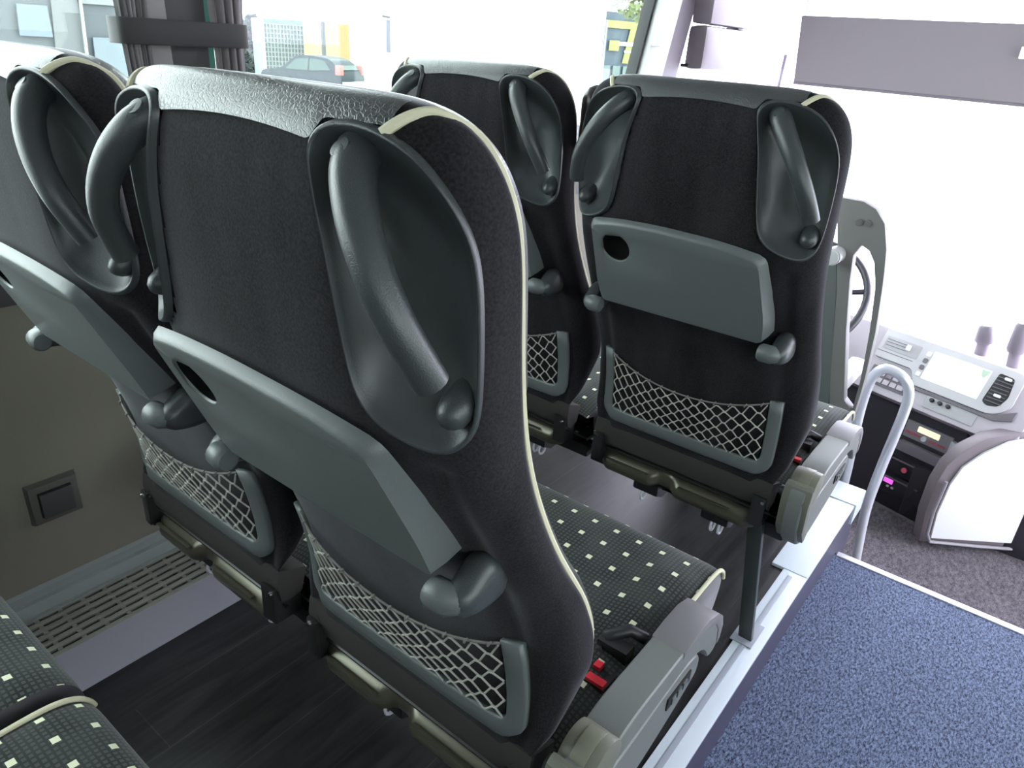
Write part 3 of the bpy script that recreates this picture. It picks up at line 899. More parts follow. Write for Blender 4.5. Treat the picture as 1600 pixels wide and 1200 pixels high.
for x in (-.10, .06):
    m = MB()
    m.prism([(x, .13, .35), (x, .13, .315), (x, .16, .300), (x, .21, .305), (x, .24, .33), (x, .24, .35)], (.06, 0, 0))
    m.build('recline_mechanism', M['black'], seat, .006)
for x in (-.08, .085, .102):
    m = MB()
    ring = [(x, .148 + .013 * math.cos(a), .300 + .015 * math.sin(a)) for a in [2 * math.pi * k / 16 for k in range(16)]]
    m.tube(ring, .0028, 6, closed=True)
    m.build('belt_loop', M['loop'], seat)

# seat cushion
prof = [(.150, .425), (.20, .437), (.28, .447), (.38, .456), (.47, .463), (.53, .464), (.562, .459), (.582, .446), (.592, .427), (.593, .405), (.585, .383), (.568, .368), (.54, .362), (.2, .360), (.16, .37)]
pr = smooth_path([(0, y, z) for y, z in prof], 4)
arc = [0]
for a, b in zip(pr, pr[1:]): arc.append(arc[-1] + (b - a).length)
V = []; F = []; UV = []; NXc = 36
for i in range(NXc + 1):
    x = -.214 + .428 * i / NXc
    s = abs(x) / .214
    for p, l in zip(pr, arc):
        bol = .010 * math.exp(-((s - .78) / .16) ** 2) * (1 if p.z > .41 else 0) * min(1, max(0, (.56 - p.y) / .08)) * min(1, (p.y - .1) / .1)
        rnd = -.004 * max(0, (s - .93) / .07) if p.z > .41 else 0
        V.append((x, p.y, p.z + bol + rnd)); UV.append((x, l))
k = len(pr)
for i in range(NXc):
    for j in range(k - 1): F.append((i * k + j, i * k + j + 1, (i + 1) * k + j + 1, (i + 1) * k + j))
cu = mesh('seat_cushion', V, F, M['dotted'], seat, uv=UV)
pr_top = [p for p in pr if True]
for sg in (1, -1):
    V = [Vector((sg * .214, p.y, p.z - .003)) for p in pr]; c = Vector((sg * .219, .37, .41))
    n = len(V); V2 = [c + (v - c) * .9 + Vector((sg * .0045, 0, 0)) for v in V]; V2 = [Vector((sg * .219, v.y, v.z)) for v in V2]
    F = [(i, i + 1, n + i + 1, n + i) for i in range(n - 1)] + [tuple(range(n, 2 * n))]
    mesh('side_panel', V + V2, F, plain('mauve_velour', (.06, .055, .065), .9, sheen=.5), cu)
    m = MB(); m.tube([(sg * .2165, p.y, p.z - .001) for p in pr[:33]], .0034, 8); pc_ = m.build('piping', M['piping'], cu); pc_['edge'] = sg

# leg, armrest, buckle: only on the seats beside the aisle
m = MB(); m.prism([(.158, .125, .36), (.188, .125, .36), (.207, .205, .004), (.177, .205, .004)], (0, .014, 0)); 
leg = m.build('leg', plain('dark_green_grey_steel', (.035, .042, .040), .4), seat, .002)
m = MB(); m.box((.165, .185, .0065), (.214, .27, .010)); m.build('foot_plate', M['trim_mid'], leg, .001)

def armrest():
    x0, x1 = .216, .262
    side = [(.165, .475), (.20, .487), (.25, .4895), (.33, .4895), (.37, .493), (.41, .492), (.445, .480), (.468, .460), (.478, .438), (.476, .415), (.462, .400), (.442, .402), (.430, .418), (.412, .436), (.385, .448), (.34, .452), (.20, .445), (.17, .448)]
    sp = [tuple(p[1:]) for p in smooth_path([(0, y, z) for y, z in side], 3, True)]
    m = MB(); m.prism([(x0, y, z) for y, z in sp], (x1 - x0, 0, 0)); a = m.build('armrest', M['plastic_arm'], seat, .005, seg=3)
    # grip pad: slightly proud cap over the curled front end
    pad = [(.335, .4905), (.37, .4945), (.41, .4935), (.446, .4815), (.470, .461), (.480, .438), (.478, .414), (.470, .405), (.466, .418), (.462, .44), (.445, .462), (.41, .476), (.37, .480), (.335, .4785)]
    m = MB(); m.prism([(x0 - .0015, y, z) for y, z in pad], (x1 - x0 + .003, 0, 0)); m.build('grip_pad', plain('mauve_grey_grip_plastic', (.16, .15, .16), .45), a, .004)
    # rounded pivot with inset cover
    pv = [(.150 + .034 * math.cos(t_), .465 + .030 * math.sin(t_)) for t_ in [2 * math.pi * k_ / 24 for k_ in range(24)]]
    m = MB(); m.prism([(x0 - .001, y, z) for y, z in pv], (x1 - x0 + .002, 0, 0)); pvt = m.build('pivot_hub', plain('olive_grey_pivot_plastic', (.14, .14, .11), .42), a, .006)
    m = MB()
    cv = [(.150 + .0355 * math.cos(t_), .465 + .0315 * math.sin(t_)) for t_ in [math.radians(62 + 9 * k_) for k_ in range(12)]]
    cv2 = [(.150 + .030 * math.cos(t_), .465 + .027 * math.sin(t_)) for t_ in [math.radians(62 + 9 * k_) for k_ in range(11, -1, -1)]]
    m.prism([(x0 + .014, y, z) for y, z in cv + cv2], (.020, 0, 0)); m.build('pivot_cover', plain('olive_cover_plastic', (.16, .16, .12), .35), a, .0012)
    # outer bracket shell that the arm swings in
    br = [(.095, .475), (.112, .486), (.128, .470), (.150, .430), (.19, .420), (.24, .422), (.34, .430), (.40, .428), (.425, .412), (.425, .385), (.40, .372), (.33, .352), (.24, .335), (.18, .330), (.13, .345), (.10, .385), (.088, .43)]
    bp_ = [tuple(p[1:]) for p in smooth_path([(0, y, z) for y, z in br], 3, True)]
    m = MB(); m.prism([(.226, y, z) for y, z in bp_], (.030, 0, 0)); b = m.build('arm_bracket', M['plastic_arm'], seat, .007, seg=3)
    m = MB()
    bk2 = [(.090, .455), (.098, .482), (.112, .488), (.120, .478), (.112, .45), (.13, .40), (.15, .37), (.13, .352), (.10, .39)]
    m.prism([(.214, y, z) for y, z in bk2], (.052, 0, 0)); m.build('pivot_shield', plain('olive_grey_shield_plastic', (.13, .13, .105), .45), b, .006)
    m = MB(); m.box((.2555, .325, .392), (.2585, .395, .412)); sl = m.build('button_slot', M['black'], b, .001)
    for y in (.335, .352, .369):
        m = MB(); m.box((.2580, y, .396), (.2605, y + .012, .408)); m.build('button', M['plastic'], b, .001)
    m = MB(); m.cyl((.205, .118, .455), (.228, .118, .455), .010, 14); m.build('pivot_bolt', M['plastic_dark'], b)
armrest()
m = MB(); m.box((.170, .245, .40), (.200, .285, .452)); bu = m.build('belt_buckle', M['black'], seat, .004)
m = MB(); m.box((.172, .246, .4525), (.199, .258, .459)); m.box((.170, .268, .4525), (.181, .280, .461)); m.build('release_button', M['red'], bu, .002)
m = MB(); m.box((.155, .300, .45), (.200, .322, .472)); m.tube([(.16, .31, .47), (.185, .335, .48), (.205, .345, .47)], .009, 8); tg = m.build('belt_tongue', M['black'], seat, .003)
m = MB(); m.box((.158, .296, .458), (.166, .300, .466)); m.build('tongue_plate', M['chrome'], tg)

# ------------------------------------------------------------------ six seats
PITCH, W_ = .7538, .46
NOAISLE = ('leg', 'armrest', 'arm_bracket', 'belt_buckle', 'belt_tongue')
def place(src, x, y, label, skip=()):
    s = copy_tree(src, None, skip)
    if skip:
        for c_ in s.children_recursive:
            if c_.get('edge') == 1: bpy.data.objects.remove(c_); break
    s.location = (x, y, 0); s['label'] = label; return s
seat['group'] = 'coach seats'
seat['label'] = 'large aisle seat in the centre foreground with cream piping beside the blue carpet'
place(seat, -W_, 0, 'window seat at the left edge, nearest the wall with the ashtray', NOAISLE)
sD = place(seat, 0, PITCH, 'front row aisle seat facing the windscreen, armrest above the slanted leg')
sC = place(seat, -W_, PITCH, 'front row window seat half hidden behind the large foreground seat', NOAISLE)
place(seat, -.05, -PITCH, 'nearest aisle seat at the bottom left corner, only its dotted cushion front visible')
place(seat, -W_ - .055, -PITCH, 'nearest window seat at the bottom left, dotted cushion beside the slotted duct', NOAISLE)

for x_, y_, lb in ((.91, -1.05, 'unseen right hand aisle seat added behind the photographer to block side light'), (1.36, -1.05, 'unseen right hand window seat added behind the photographer to block side light'),
                   (.91, -1.05 - PITCH, 'unseen right hand aisle seat added one row behind to block side light'), (1.36, -1.05 - PITCH, 'unseen right hand window seat added one row behind to block side light')):
    place(seat, x_, y_, lb, NOAISLE)  # unseen seats, added to block light from the right and fill side views

# shoulder belt guides on the front row
def belt_guide(parent, x, flip):
    m = MB()
    pts = [(x, .02, 1.02), (x + flip * .004, .015, 1.07), (x + flip * .006, .012, 1.10), (x + flip * .010, .022, 1.112), (x + flip * .022, .04, 1.100), (x + flip * .03, .05, 1.07)]
    m.tube(smooth_path(pts, 3), .012, 10, flat=(1.0, 1.5))
    b = m.build('belt_guide', plain('brown_black_guide_plastic', (.03, .022, .022), .3), parent)
    m = MB(); m.tube([(x + flip * .006, -.002, 1.055), (x + flip * .012, -.004, 1.047), (x + flip * .020, .006, 1.040)], .0035, 8); m.build('belt_clip', M['chrome'], b)
    m = MB(); m.prism([(x + flip * .012, .028, 1.10), (x + flip * .040, .05, 1.075), (x + flip * .034, .06, 1.02), (x + flip * .012, .04, 1.03)], (0, .003, 0)); m.build('belt_webbing', M['curtain'], b)
belt_guide(sC, .222, 1)
belt_guide(sD, -.205, -1)

# ------------------------------------------------------------------ driver seat
YD = 1.62
def dp_(u, v, y=YD): return px(u, v, 1, y)
ds = empty('driver_seat', (-.15, 1.75, ZK), 'grey driver seat with cut-out grab loop behind the windscreen', 'seat')
m = MB()
# loop piece: outer outline and hole, both seen in the photo, joined to the shell
outer = [dp_(*p) for p in [(1300, 306), (1350, 315), (1374, 330), (1386, 358), (1385, 400), (1379, 450), (1368, 520), (1352, 590), (1335, 650), (1318, 690), (1296, 680), (1296, 600), (1302, 520), (1308, 440), (1306, 396), (1314, 388), (1321, 374), (1317, 354), (1309, 342), (1300, 336)]]
hole = [dp_(*p) for p in [(1345, 383), (1358, 392), (1366, 412), (1367, 450), (1358, 520), (1345, 590), (1332, 640), (1322, 655), (1318, 640), (1320, 590), (1322, 520), (1327, 450), (1330, 410), (1336, 390)]]
def bridge(outer, hole, d, name, mat, parent, bev):
    c = sum(hole, Vector()) / len(hole)
    N = 64
    def ring(poly):
        out = []
        for k in range(N):
            a = 2 * math.pi * k / N; dx, dz = math.cos(a), math.sin(a); best = None
            for i in range(len(poly)):
                p, q = poly[i], poly[(i + 1) % len(poly)]
                ex, ez = q.x - p.x, q.z - p.z
                den = dx * ez - dz * ex
                if abs(den) < 1e-9: continue
                t = ((p.x - c.x) * ez - (p.z - c.z) * ex) / den
                s = ((p.x - c.x) * dz - (p.z - c.z) * dx) / den
                if t > 0 and -1e-6 <= s <= 1 + 1e-6 and (best is None or t > best): best = t
            out.append(Vector((c.x + dx * best, c.y, c.z + dz * best)))
        return out
    A, B = ring(outer), ring(hole)
    V = A + B + [v + d for v in A] + [v + d for v in B]; F = []
    for k in range(N):
        l = (k + 1) % N
        F += [(k, l, N + l, N + k), (2 * N + k, 3 * N + k, 3 * N + l, 2 * N + l), (k, 2 * N + k, 2 * N + l, l), (N + k, N + l, 3 * N + l, 3 * N + k)]
    m = MB(); m.add(V, F); return loc(m.build(name, mat, None, bev), parent)
bridge(outer, hole, Vector((0, .035, 0)), 'grab_loop', plain('grey_driver_seat_plastic', (.16, .155, .15), .45), ds, .005)
m = MB(); pl = [dp_(*p) for p in [(1302, 306), (1301, 338), (1290, 345), (1286, 365), (1292, 388), (1307, 396), (1308, 440), (1300, 560), (1292, 680)]]
lft = [Vector((-.38, YD, .30)), Vector((-.38, YD, .74)), Vector((-.33, YD, .87)), Vector((-.2, YD, .90)), Vector((-.06, YD, .895))]
m.prism([tuple(p) for p in pl + lft], (0, .030, 0)); loc(m.build('back_shell', M['plastic'], None, .006), ds)
for u in (1343, 1357):
    c = dp_(u, 347 if u < 1350 else 349); m = MB(); m.cyl(c + Vector((0, -.003, 0)), c + Vector((0, .004, 0)), .0085, 20); loc(m.build('screw_cap', plain('grey_screw_cap', (.12, .115, .11), .4), None, .001), ds)
c = px(1299, 402, 1, YD - .05); m = MB(); m.cyl(c, c + Vector((0, .05, -.0)), .022, 20); m.cyl(c + Vector((0, -.006, 0)), c, .019, 20); loc(m.build('recline_knob', plain('pale_knob_plastic', (.5, .48, .5), .4), None, .002), ds)
# backrest cushion with bulging side bolster, seat cushion, pedestal, armrest
V = []; F = []; zsn = 24; xn = 24
for j in range(zsn + 1):
    z = .05 + .57 * j / zsn; wv = (.215 + .03 * math.sin(max(0, (z - .1) / .5) * math.pi)) * (1 - max(0, (z - .42) / .20) ** 2 * .45)
    for i in range(xn + 1):
        a = math.pi * i / xn; V.append((-.13 + wv * math.cos(a), YD + .036 + .13 * math.sin(a) ** .6 - .05 * math.sin(a) ** 4 - .10 * (z - .45), z))
for j in range(zsn):
    for i in range(xn): q = j * (xn + 1) + i; F.append((q, q + 1, q + xn + 2, q + xn + 1))
F.append(tuple(range(xn + 1))); F.append(tuple(zsn * (xn + 1) + i for i in range(xn, -1, -1)))
loc(mesh('backrest_cushion', V, F, plain('blue_grey_driver_fabric', (.16, .17, .22), .85, sheen=.4)), ds)
obox(ds, 'seat_cushion', (-.38, 1.70, .00), (.12, 2.14, .12), plain('dark_driver_fabric', (.03, .028, .035), .9), .04)
obox(ds, 'pedestal', (-.32, 1.74, ZK), (.06, 2.05, 0), M['black'], .03)
obox(ds, 'side_armrest', (.05, 1.70, .285), (.10, 2.05, .335), plain('pale_driver_armrest', (.45, .43, .44), .5), .02)

# ------------------------------------------------------------------ steering wheel
sw = empty('steering_wheel', (-.22, 2.30, .42), 'dark steering wheel partly hidden by the driver seat loop', 'steering wheel')
m = MB(); ax = Vector((0, -.75, .66)).normalized(); e1 = Vector((1, 0, 0)); e2 = ax.cross(e1)
m.tube([e1 * .22 * math.cos(a) + e2 * .22 * math.sin(a) for a in [2 * math.pi * k / 48 for k in range(48)]], .013, 10, closed=True)
m.build('rim', M['dash_dark'], sw)
m = MB()
for a in (.3, math.pi - .3, -math.pi / 2): m.tube([e1 * .05 * math.cos(a) + e2 * .05 * math.sin(a), e1 * .215 * math.cos(a) + e2 * .215 * math.sin(a)], .010, 8)
m.build('spokes', M['dash_dark'], sw)
m = MB(); m.cyl(-ax * .02, ax * .02, .065, 24); m.cyl(-ax * .28, -ax * .02, .03, 12); m.build('hub', M['dash_mid'], sw, .005)

# ------------------------------------------------------------------ handrail
YH = 1.90
hr = empty('handrail', (.24, YH, ZK), 'bent aluminium handrail loop standing at the front end of the aisle', 'handrail')
foot = px(1341, 880, 2, ZK)
top_r = [(1352, 800), (1375, 735), (1398, 680), (1414, 640), (1420, 615), (1415, 595), (1400, 582), (1380, 577), (1363, 590), (1350, 620), (1338, 665), (1322, 740), (1305, 800)]
P = [Vector((px(1340, 872, 1, YH).x, YH, ZK))] + [px(u, v, 1, YH) for u, v in top_r]
P.append(Vector((P[-1].x - .012, YH, ZK)))
P = [p - hr.location for p in smooth_path(P, 5)]
m = MB(); m.tube(P, .0150, 16); m.build('tube', M['alu'], hr)
for q in (P[0], P[-1]):
    m = MB(); m.cyl((q.x, q.y, .001), (q.x, q.y, .012), .034, 24); m.build('flange', M['alu'], hr, .002)

# ------------------------------------------------------------------ dashboard
U = Vector((.956, -.292, 0)).normalized(); H = Vector((-.292, -.956, 0)).normalized()
O1 = Vector((.05, 2.55, .29)); V1 = H * .5 + Vector((0, 0, -.866)); N1 = U.cross(V1);
if N1.dot(H) < 0: N1 = -N1
O2 = O1 + V1 * .22 - H * .06; V2 = H * .12 + Vector((0, 0, -.993)); V2.normalize(); N2 = U.cross(V2)
if N2.dot(H) < 0: N2 = -N2
dash = empty('dashboard', (.05, 2.6, ZK), 'pale dashboard console with screen, radio stack and air vents', 'dashboard')
def p1(u, v, d=0): return O1 + U * u + V1 * v + N1 * d
def p2(u, v, d=0): return O2 + U * u + V2 * v + N2 * d
def plate(fn, pts, d0, d1, name, mat, parent=dash, r=.006, bev=.001, k=4):
    poly = rpoly(pts, r, k) if r else [Vector(p) for p in pts]
    m = MB(); a = [fn(p[0], p[1], d0) for p in poly]; b = [fn(p[0], p[1], d1) for p in poly]; n = len(a)
    m.add(a + b, [tuple(range(n)), tuple(range(2 * n - 1, n - 1, -1))] + [(i, i + n, (i + 1) % n + n, (i + 1) % n) for i in range(n)])
    o = m.build(name, mat, None, bev)
    for v in o.data.vertices: v.co -= dash.location
    o.parent = parent
    return o
def rect(u0, v0, u1, v1): return [(u0, v0), (u1, v0), (u1, v1), (u0, v1)]
# main carcass
plate(p1, rect(-.55, -.012, .56, .232), -.12, 0, 'upper_carcass', M['cream'], r=.03, bev=.008)
plate(p2, rect(-.55, .0, .405, .49), -.20, 0, 'lower_carcass', M['dash_dark'], r=.01, bev=.004)
# deep top shelf behind
m = MB(); top = [p1(-.55, -.010, -.005), p1(.56, -.010, -.005), Vector((1.25, 2.50, .28)), Vector((1.55, 2.62, .26)), Vector((1.55, YF_ - .01, .20)), Vector((XW + .07, YF_ - .01, .20)), Vector((XW + .07, 2.75, .29))]
m.prism(top, (0, 0, -.05)); o = loc(m.build('dash_top', plain('pale_dash_top_plastic', (.55, .52, .54), .5), None, .006), dash)
m = MB(); m.prism([p1(.54, .0, -.02), Vector((1.25, 2.50, .28)), Vector((1.25, 2.52, -.10)), Vector((.62, 2.42, -.05)), p1(.54, .24, -.02)], (0, .1, 0)); loc(m.build('side_fairing', plain('light_mauve_dash_plastic', (.42, .38, .40), .5), None, .01), dash)
# bezel around the screen group
bz = plate(p1, [(.012, -.008), (.495, -.008), (.500, .12), (.455, .156), (.19, .156), (.16, .105), (.015, .105)], 0, .012, 'screen_bezel', plain('white_bezel_plastic', (.62, .60, .61), .35), r=[.01, .03, .03, .03, .01, .01, .01], bev=.003)
plate(p1, [(.19, .158), (.455, .158), (.52, .115), (.52, .150), (.47, .170), (.19, .170)], 0, .008, 'bezel_lower_lip', M['dash_mid'], r=0, bev=.002)  # mid-grey lip along the lower edge of the bezel
sc_ = plate(p1, rect(.203, .018, .396, .124), .012, .0135, 'screen', emis('pale_navigation_screen', (.80, .84, .82), .55), bz, r=.003, bev=0)
for (a, b, c_, d_) in ((.208, .024, .262, .118), (.268, .040, .300, .100), (.310, .028, .345, .060), (.335, .075, .385, .118)):
    plate(p1, rect(a, b, c_, d_), .0135, .0138, 'map_area', emis('map_area_tone', (.70, .74, .72), .6), sc_, r=.004, bev=0)
plate(p1, [(.366, .022), (.394, .022), (.383, .05), (.373, .045)], .0135, .0138, 'map_park', emis('map_park_tone', (.35, .48, .38), .5), sc_, r=0, bev=0)
for v in (.026, .052, .078, .104):
    plate(p1, rect(.181, v, .197, v + .018), .012, .016, 'screen_button', M['dash_mid'] if v < .09 and v > .03 else M['white'], bz, r=.006, bev=.001)
# right-hand air vent: housing with slats
vb = plate(p1, [(.418, .014), (.468, .018), (.478, .085), (.465, .122), (.432, .132), (.412, .122)], .0122, .0126, 'vent_opening', M['black'], bz, r=.010, bev=0)
for k in range(8):
    v = .026 + k * .0125
    plate(p1, rect(.420, v, .470, v + .0028), .0128, .0175, 'vent_slat', M['dash_mid'], vb, r=0, bev=.0004)
for (u, v) in ((.440, .022), (.436, .085)):
    plate(p1, rect(u, v, u + .022, v + .010), .0128, .020, 'vent_tab', M['white'], vb, r=.004, bev=.001)
# left small vents and switches
lv = plate(p1, rect(.028, .018, .158, .068), .012, .014, 'switch_panel', plain('pale_switch_panel', (.5, .48, .5), .4), bz, r=.004, bev=.0006)
for v in (.030, .040, .052): plate(p1, rect(.034, v, .112, v + .0022), .014, .0152, 'panel_groove', M['dash_mid'], lv, r=0, bev=0)
plate(p1, rect(.108, .028, .124, .050), .014, .020, 'slider', M['white'], lv, r=.003, bev=.001)
plate(p1, rect(.016, .078, .150, .0805), .012, .0128, 'panel_gap', M['dash_mid'], bz, r=0, bev=0)
rs = plate(p1, rect(.030, .135, .180, .205), 0, .004, 'switch_row', M['dash_mid'], r=.004, bev=.001)
for k in range(5):
    plate(p1, rect(.038 + k * .027, .150, .060 + k * .027, .168), .004, .009, 'rocker_switch', M['cream'] if k % 2 else M['knob'], rs, r=.002, bev=.001)
    plate(p1, rect(.038 + k * .027, .176, .060 + k * .027, .194), .004, .009, 'rocker_switch', M['cream'], rs, r=.002, bev=.001)
# climate strip with three black knobs
cs = plate(p1, rect(.252, .164, .424, .214), 0, .004, 'climate_panel', plain('pale_climate_panel', (.45, .44, .45), .4), r=.003, bev=.0006)
for u in (.274, .302, .330):
    c = p1(u, .182); m = MB(); m.cyl(c + N1 * .004, c + N1 * .016, .008, 18, .0065); o = m.build('control_knob', M['black'], None, .0008)
    for v in o.data.vertices: v.co -= dash.location
    o.parent = cs
# radio
rd = plate(p2, rect(.208, .078, .374, .142), 0, .010, 'radio', plain('mauve_radio_face', (.24, .22, .24), .4), r=.003, bev=.001)
plate(p2, rect(.252, .086, .330, .108), .010, .0108, 'display', emis('amber_display', (.95, .80, .55), .8), rd, r=.002, bev=0)
for k in range(5):
    plate(p2, rect(.214 + k * .011, .116, .223 + k * .011, .126), .010, .0125, 'red_key', plain('dull_red_key', (.42, .10, .12), .4), rd, r=.001, bev=.0004)
    plate(p2, rect(.300 + k * .012, .120, .310 + k * .012, .130), .010, .0125, 'red_key', plain('dull_red_key', (.42, .10, .12), .4), rd, r=.001, bev=.0004)
c = p2(.284, .124); m = MB(); m.cyl(c + N2 * .010, c + N2 * .020, .0105, 20, .009); o = m.build('volume_knob', M['alu'], None, .001)
for v in o.data.vertices: v.co -= dash.location
o.parent = rd
plate(p2, rect(.205, .158, .395, .196), 0, .030, 'console_shelf', M['dash_mid'], r=.012, bev=.006)
plate(p2, [(.372, .085), (.402, .095), (.398, .175), (.372, .175)], 0, .022, 'chrome_corner', M['alu'], r=.006, bev=.003)
for (a, b, nm) in ((.222, .290, 'tachograph'), (.300, .366, 'tachograph')):
    tc_ = plate(p2, rect(.195, a, .356, b), 0, .012, nm, plain('black_instrument_face', (.022, .020, .024), .35), r=.003, bev=.002)
    plate(p2, rect(.205, a + .012, .330, a + .018), .012, .0135, 'card_slot', M['dash_mid'], tc_, r=0, bev=0)
    if a < .25:
        c = p2(.262, a + .042); m = MB(); m.cyl(c + N2 * .012, c + N2 * .018, .010, 18); o = m.build('red_round_button', plain('pink_red_button', (.75, .12, .16), .35), None, .001)
        for v in o.data.vertices: v.co -= dash.location
        o.parent = tc_
    else:
        plate(p2, rect(.205, a + .020, .240, a + .038), .012, .0128, 'violet_display', emis('violet_display', (.65, .10, .60), 1.2), tc_, r=0, bev=0)
        for k in range(2): plate(p2, rect(.222 + k * .018, a + .045, .232 + k * .018, a + .053), .012, .015, 'round_key', M['alu'], tc_, r=.004, bev=.0005)
plate(p2, rect(.195, .378, .356, .432), 0, .002, 'open_tray', M['black'], r=.004, bev=0)
plate(p2, rect(.19, .432, .362, .452), 0, .018, 'tray_lip', M['dash_mid'], r=.006, bev=.004)
# white side door panel with a rounded dark frame, standing right of the stack
PO = Vector((.41, 2.19, ZK)); PD = Vector((.80, .60, 0)).normalized(); PN = Vector((.60, -.80, 0))
def pp(u, v): return pxp(u, v, PO, PN)
fr_o = [pp(*p) for p in [(1436, 846), (1445, 803), (1462, 757), (1480, 728), (1505, 705), (1545, 685), (1600, 676)]]
def ext(q, du_, z=None):
    r = q + PD * du_
    if z is not None: r.z = z
    return r
fo = fr_o + [ext(fr_o[-1], .25), ext(fr_o[-1], .25, fr_o[0].z - .005)]
m = MB(); m.prism(fo, PN * -.05); loc(m.build('side_frame', plain('dark_mauve_frame', (.20, .17, .18), .4), None, .008), dash)
wi = [pp(*p) for p in [(1452, 838), (1462, 800), (1482, 755), (1502, 728), (1535, 706), (1576, 688), (1604, 684)]]
wi += [ext(wi[-1], .23), ext(wi[-1], .23, wi[0].z)]
wpoly = [v + PN * .001 for v in wi]
m = MB(); m.prism(wpoly, PN * .010); loc(m.build('white_panel', M['white'], None, .004), dash)
m = MB(); q0 = pp(1448, 838); 
a0 = pp(1446, 832); a1 = pp(1453, 790); 
m.tube([v + PN * .012 for v in [pp(1600, 856), pp(1520, 850), pp(1450, 843), pp(1446, 830), pp(1456, 795), pp(1476, 750)]], .006, 8)
loc(m.build('frame_seal', plain('grey_frame_seal', (.30, .28, .30), .4)), dash)
obox(dash, 'console_plinth', (.30, 2.36, ZK), (1.2, 2.9, -.12), M['dash_dark'], .01)

# two stalk knobs standing on the dash top
for i, (cap4, stem4, lab) in enumerate([
    ([(1527, 533), (1532, 508), (1553, 508), (1556, 537)], [(1520, 554), (1528, 534), (1546, 537), (1537, 562)], 'mauve knob on a short stalk standing behind the dashboard screen'),
    ([(1578, 540), (1590, 505), (1612, 505), (1608, 552)], [(1572, 575), (1580, 548), (1594, 553), (1588, 580)], 'mauve knob on a stalk at the right edge, behind the air vent')]):
    yk = 2.53 - i * .05
    a = px(sum(p[0] for p in stem4[::3]) / 2, sum(p[1] for p in stem4[::3]) / 2 + 4, 1, yk)
    b = px((stem4[1][0] + stem4[2][0]) / 2, (stem4[1][1] + stem4[2][1]) / 2, 1, yk)
    c = px((cap4[1][0] + cap4[2][0]) / 2, (cap4[1][1] + cap4[2][1]) / 2, 1, yk)
    a = Vector((a.x, a.y, a.z)); base = Vector((a.x, a.y, .285))
    s = empty('dash_stalk', (base.x, base.y, .28), lab, 'knob')
    dd = (b - a).normalized(); a = a - dd * .03
    m = MB(); m.tube([a - s.location, b - s.location], .020, 14); m.build('stem', M['knob'], s)
    m = MB(); m.tube([b - s.location, b + (c - b) * .12 - s.location, b + (c - b) * .9 - s.location, c - s.location], [.026, .030, .024, .018], 18); m.build('knob', M['knob'], s)

# ------------------------------------------------------------------ windscreen roller blind
vs = empty('windscreen_blind', (.10, 2.80, 1.30), 'wide sun blind in glare-paled mauve grey pulled down across the windscreen', 'blind')
a, b, c, d = [px(u, v, 1, 2.80) for u, v in ((1253, 24), (1240, 129), (1600, 165), (1600, 39))]
zt_, zb2 = (a.z + d.z) / 2, (b.z + c.z) / 2
m = MB(); m.prism([(a.x, 2.80, a.z), (b.x, 2.80, b.z), (1.35, 2.80, zb2 - .02), (1.35, 2.80, zt_ - .005)], (0, .004, 0)); loc(m.build('blind_cloth', M['visor'], smooth=False), vs)
m = MB(); m.cyl((b.x, 2.802, b.z), (1.35, 2.802, zb2 - .02), .006, 10); loc(m.build('bottom_bar', M['dash_mid']), vs)
m = MB(); m.cyl((a.x + .01, 2.81, a.z), (a.x + .01, 2.81, ZC), .004, 8); m.cyl((1.34, 2.81, a.z), (1.34, 2.81, ZC), .004, 8); loc(m.build('guide_cord', M['white']), vs)
q = px(1597, 82, 1, 2.79)
m = MB(); m.box((q.x - .006, 2.785, q.z - .02), (q.x + .03, 2.80, q.z + .018)); loc(m.build('white_clip', M['white'], None, .004), vs)
# thin wiper arm standing behind the glass
m = MB(); a = px(1228, 85, 1, 3.14); b = px(1216, 138, 1, 3.14)
m.tube([a, b, b + (b - a) * 4.0], .008, 8); tag(m.build('windscreen_wiper', M['dash_mid']), 'thin wiper arm outside the windscreen left of the blind', 'wiper')

# ------------------------------------------------------------------ outside
GZ = -1.45
yard = plain('pale_concrete_yard', (.50, .50, .49), .8, var=.1)
struct(boxo('ground', (-120, -60, GZ - .1), (120, 140, GZ), yard), 'pale concrete yard outside the coach', 'ground')
def at(u, v, D):
    r = RIGHT * ((u - 800) / FPX) + DOWN * ((v - 600) / FPX) + FWD
    return CAMP + r * (D / math.hypot(r.x, r.y))
def facade(u0, u1, D0, D1, h, depth, name, mat, label, cat, zbase=GZ, bev=0):
    a = at(u0, 60, D0); b = at(u1, 60, D1); a.z = b.z = zbase
    t_ = (b - a).normalized(); n_ = Vector((t_.y, -t_.x, 0));
    if n_.dot(CAMP - a) > 0: n_ = -n_
    e = empty(name, (a + b) / 2, label, cat, rz=math.atan2(t_.y, t_.x))
    Lh = (b - a).length / 2
    sgn = 1 if (Matrix.Rotation(e.rotation_euler.z, 3, 'Z') @ Vector((0, 1, 0))).dot(n_) > 0 else -1
    m = MB(); m.box((-Lh, min(0, sgn * depth), 0), (Lh, max(0, sgn * depth), h)); m.build('body', mat, e, bev)
    return e, Lh, sgn
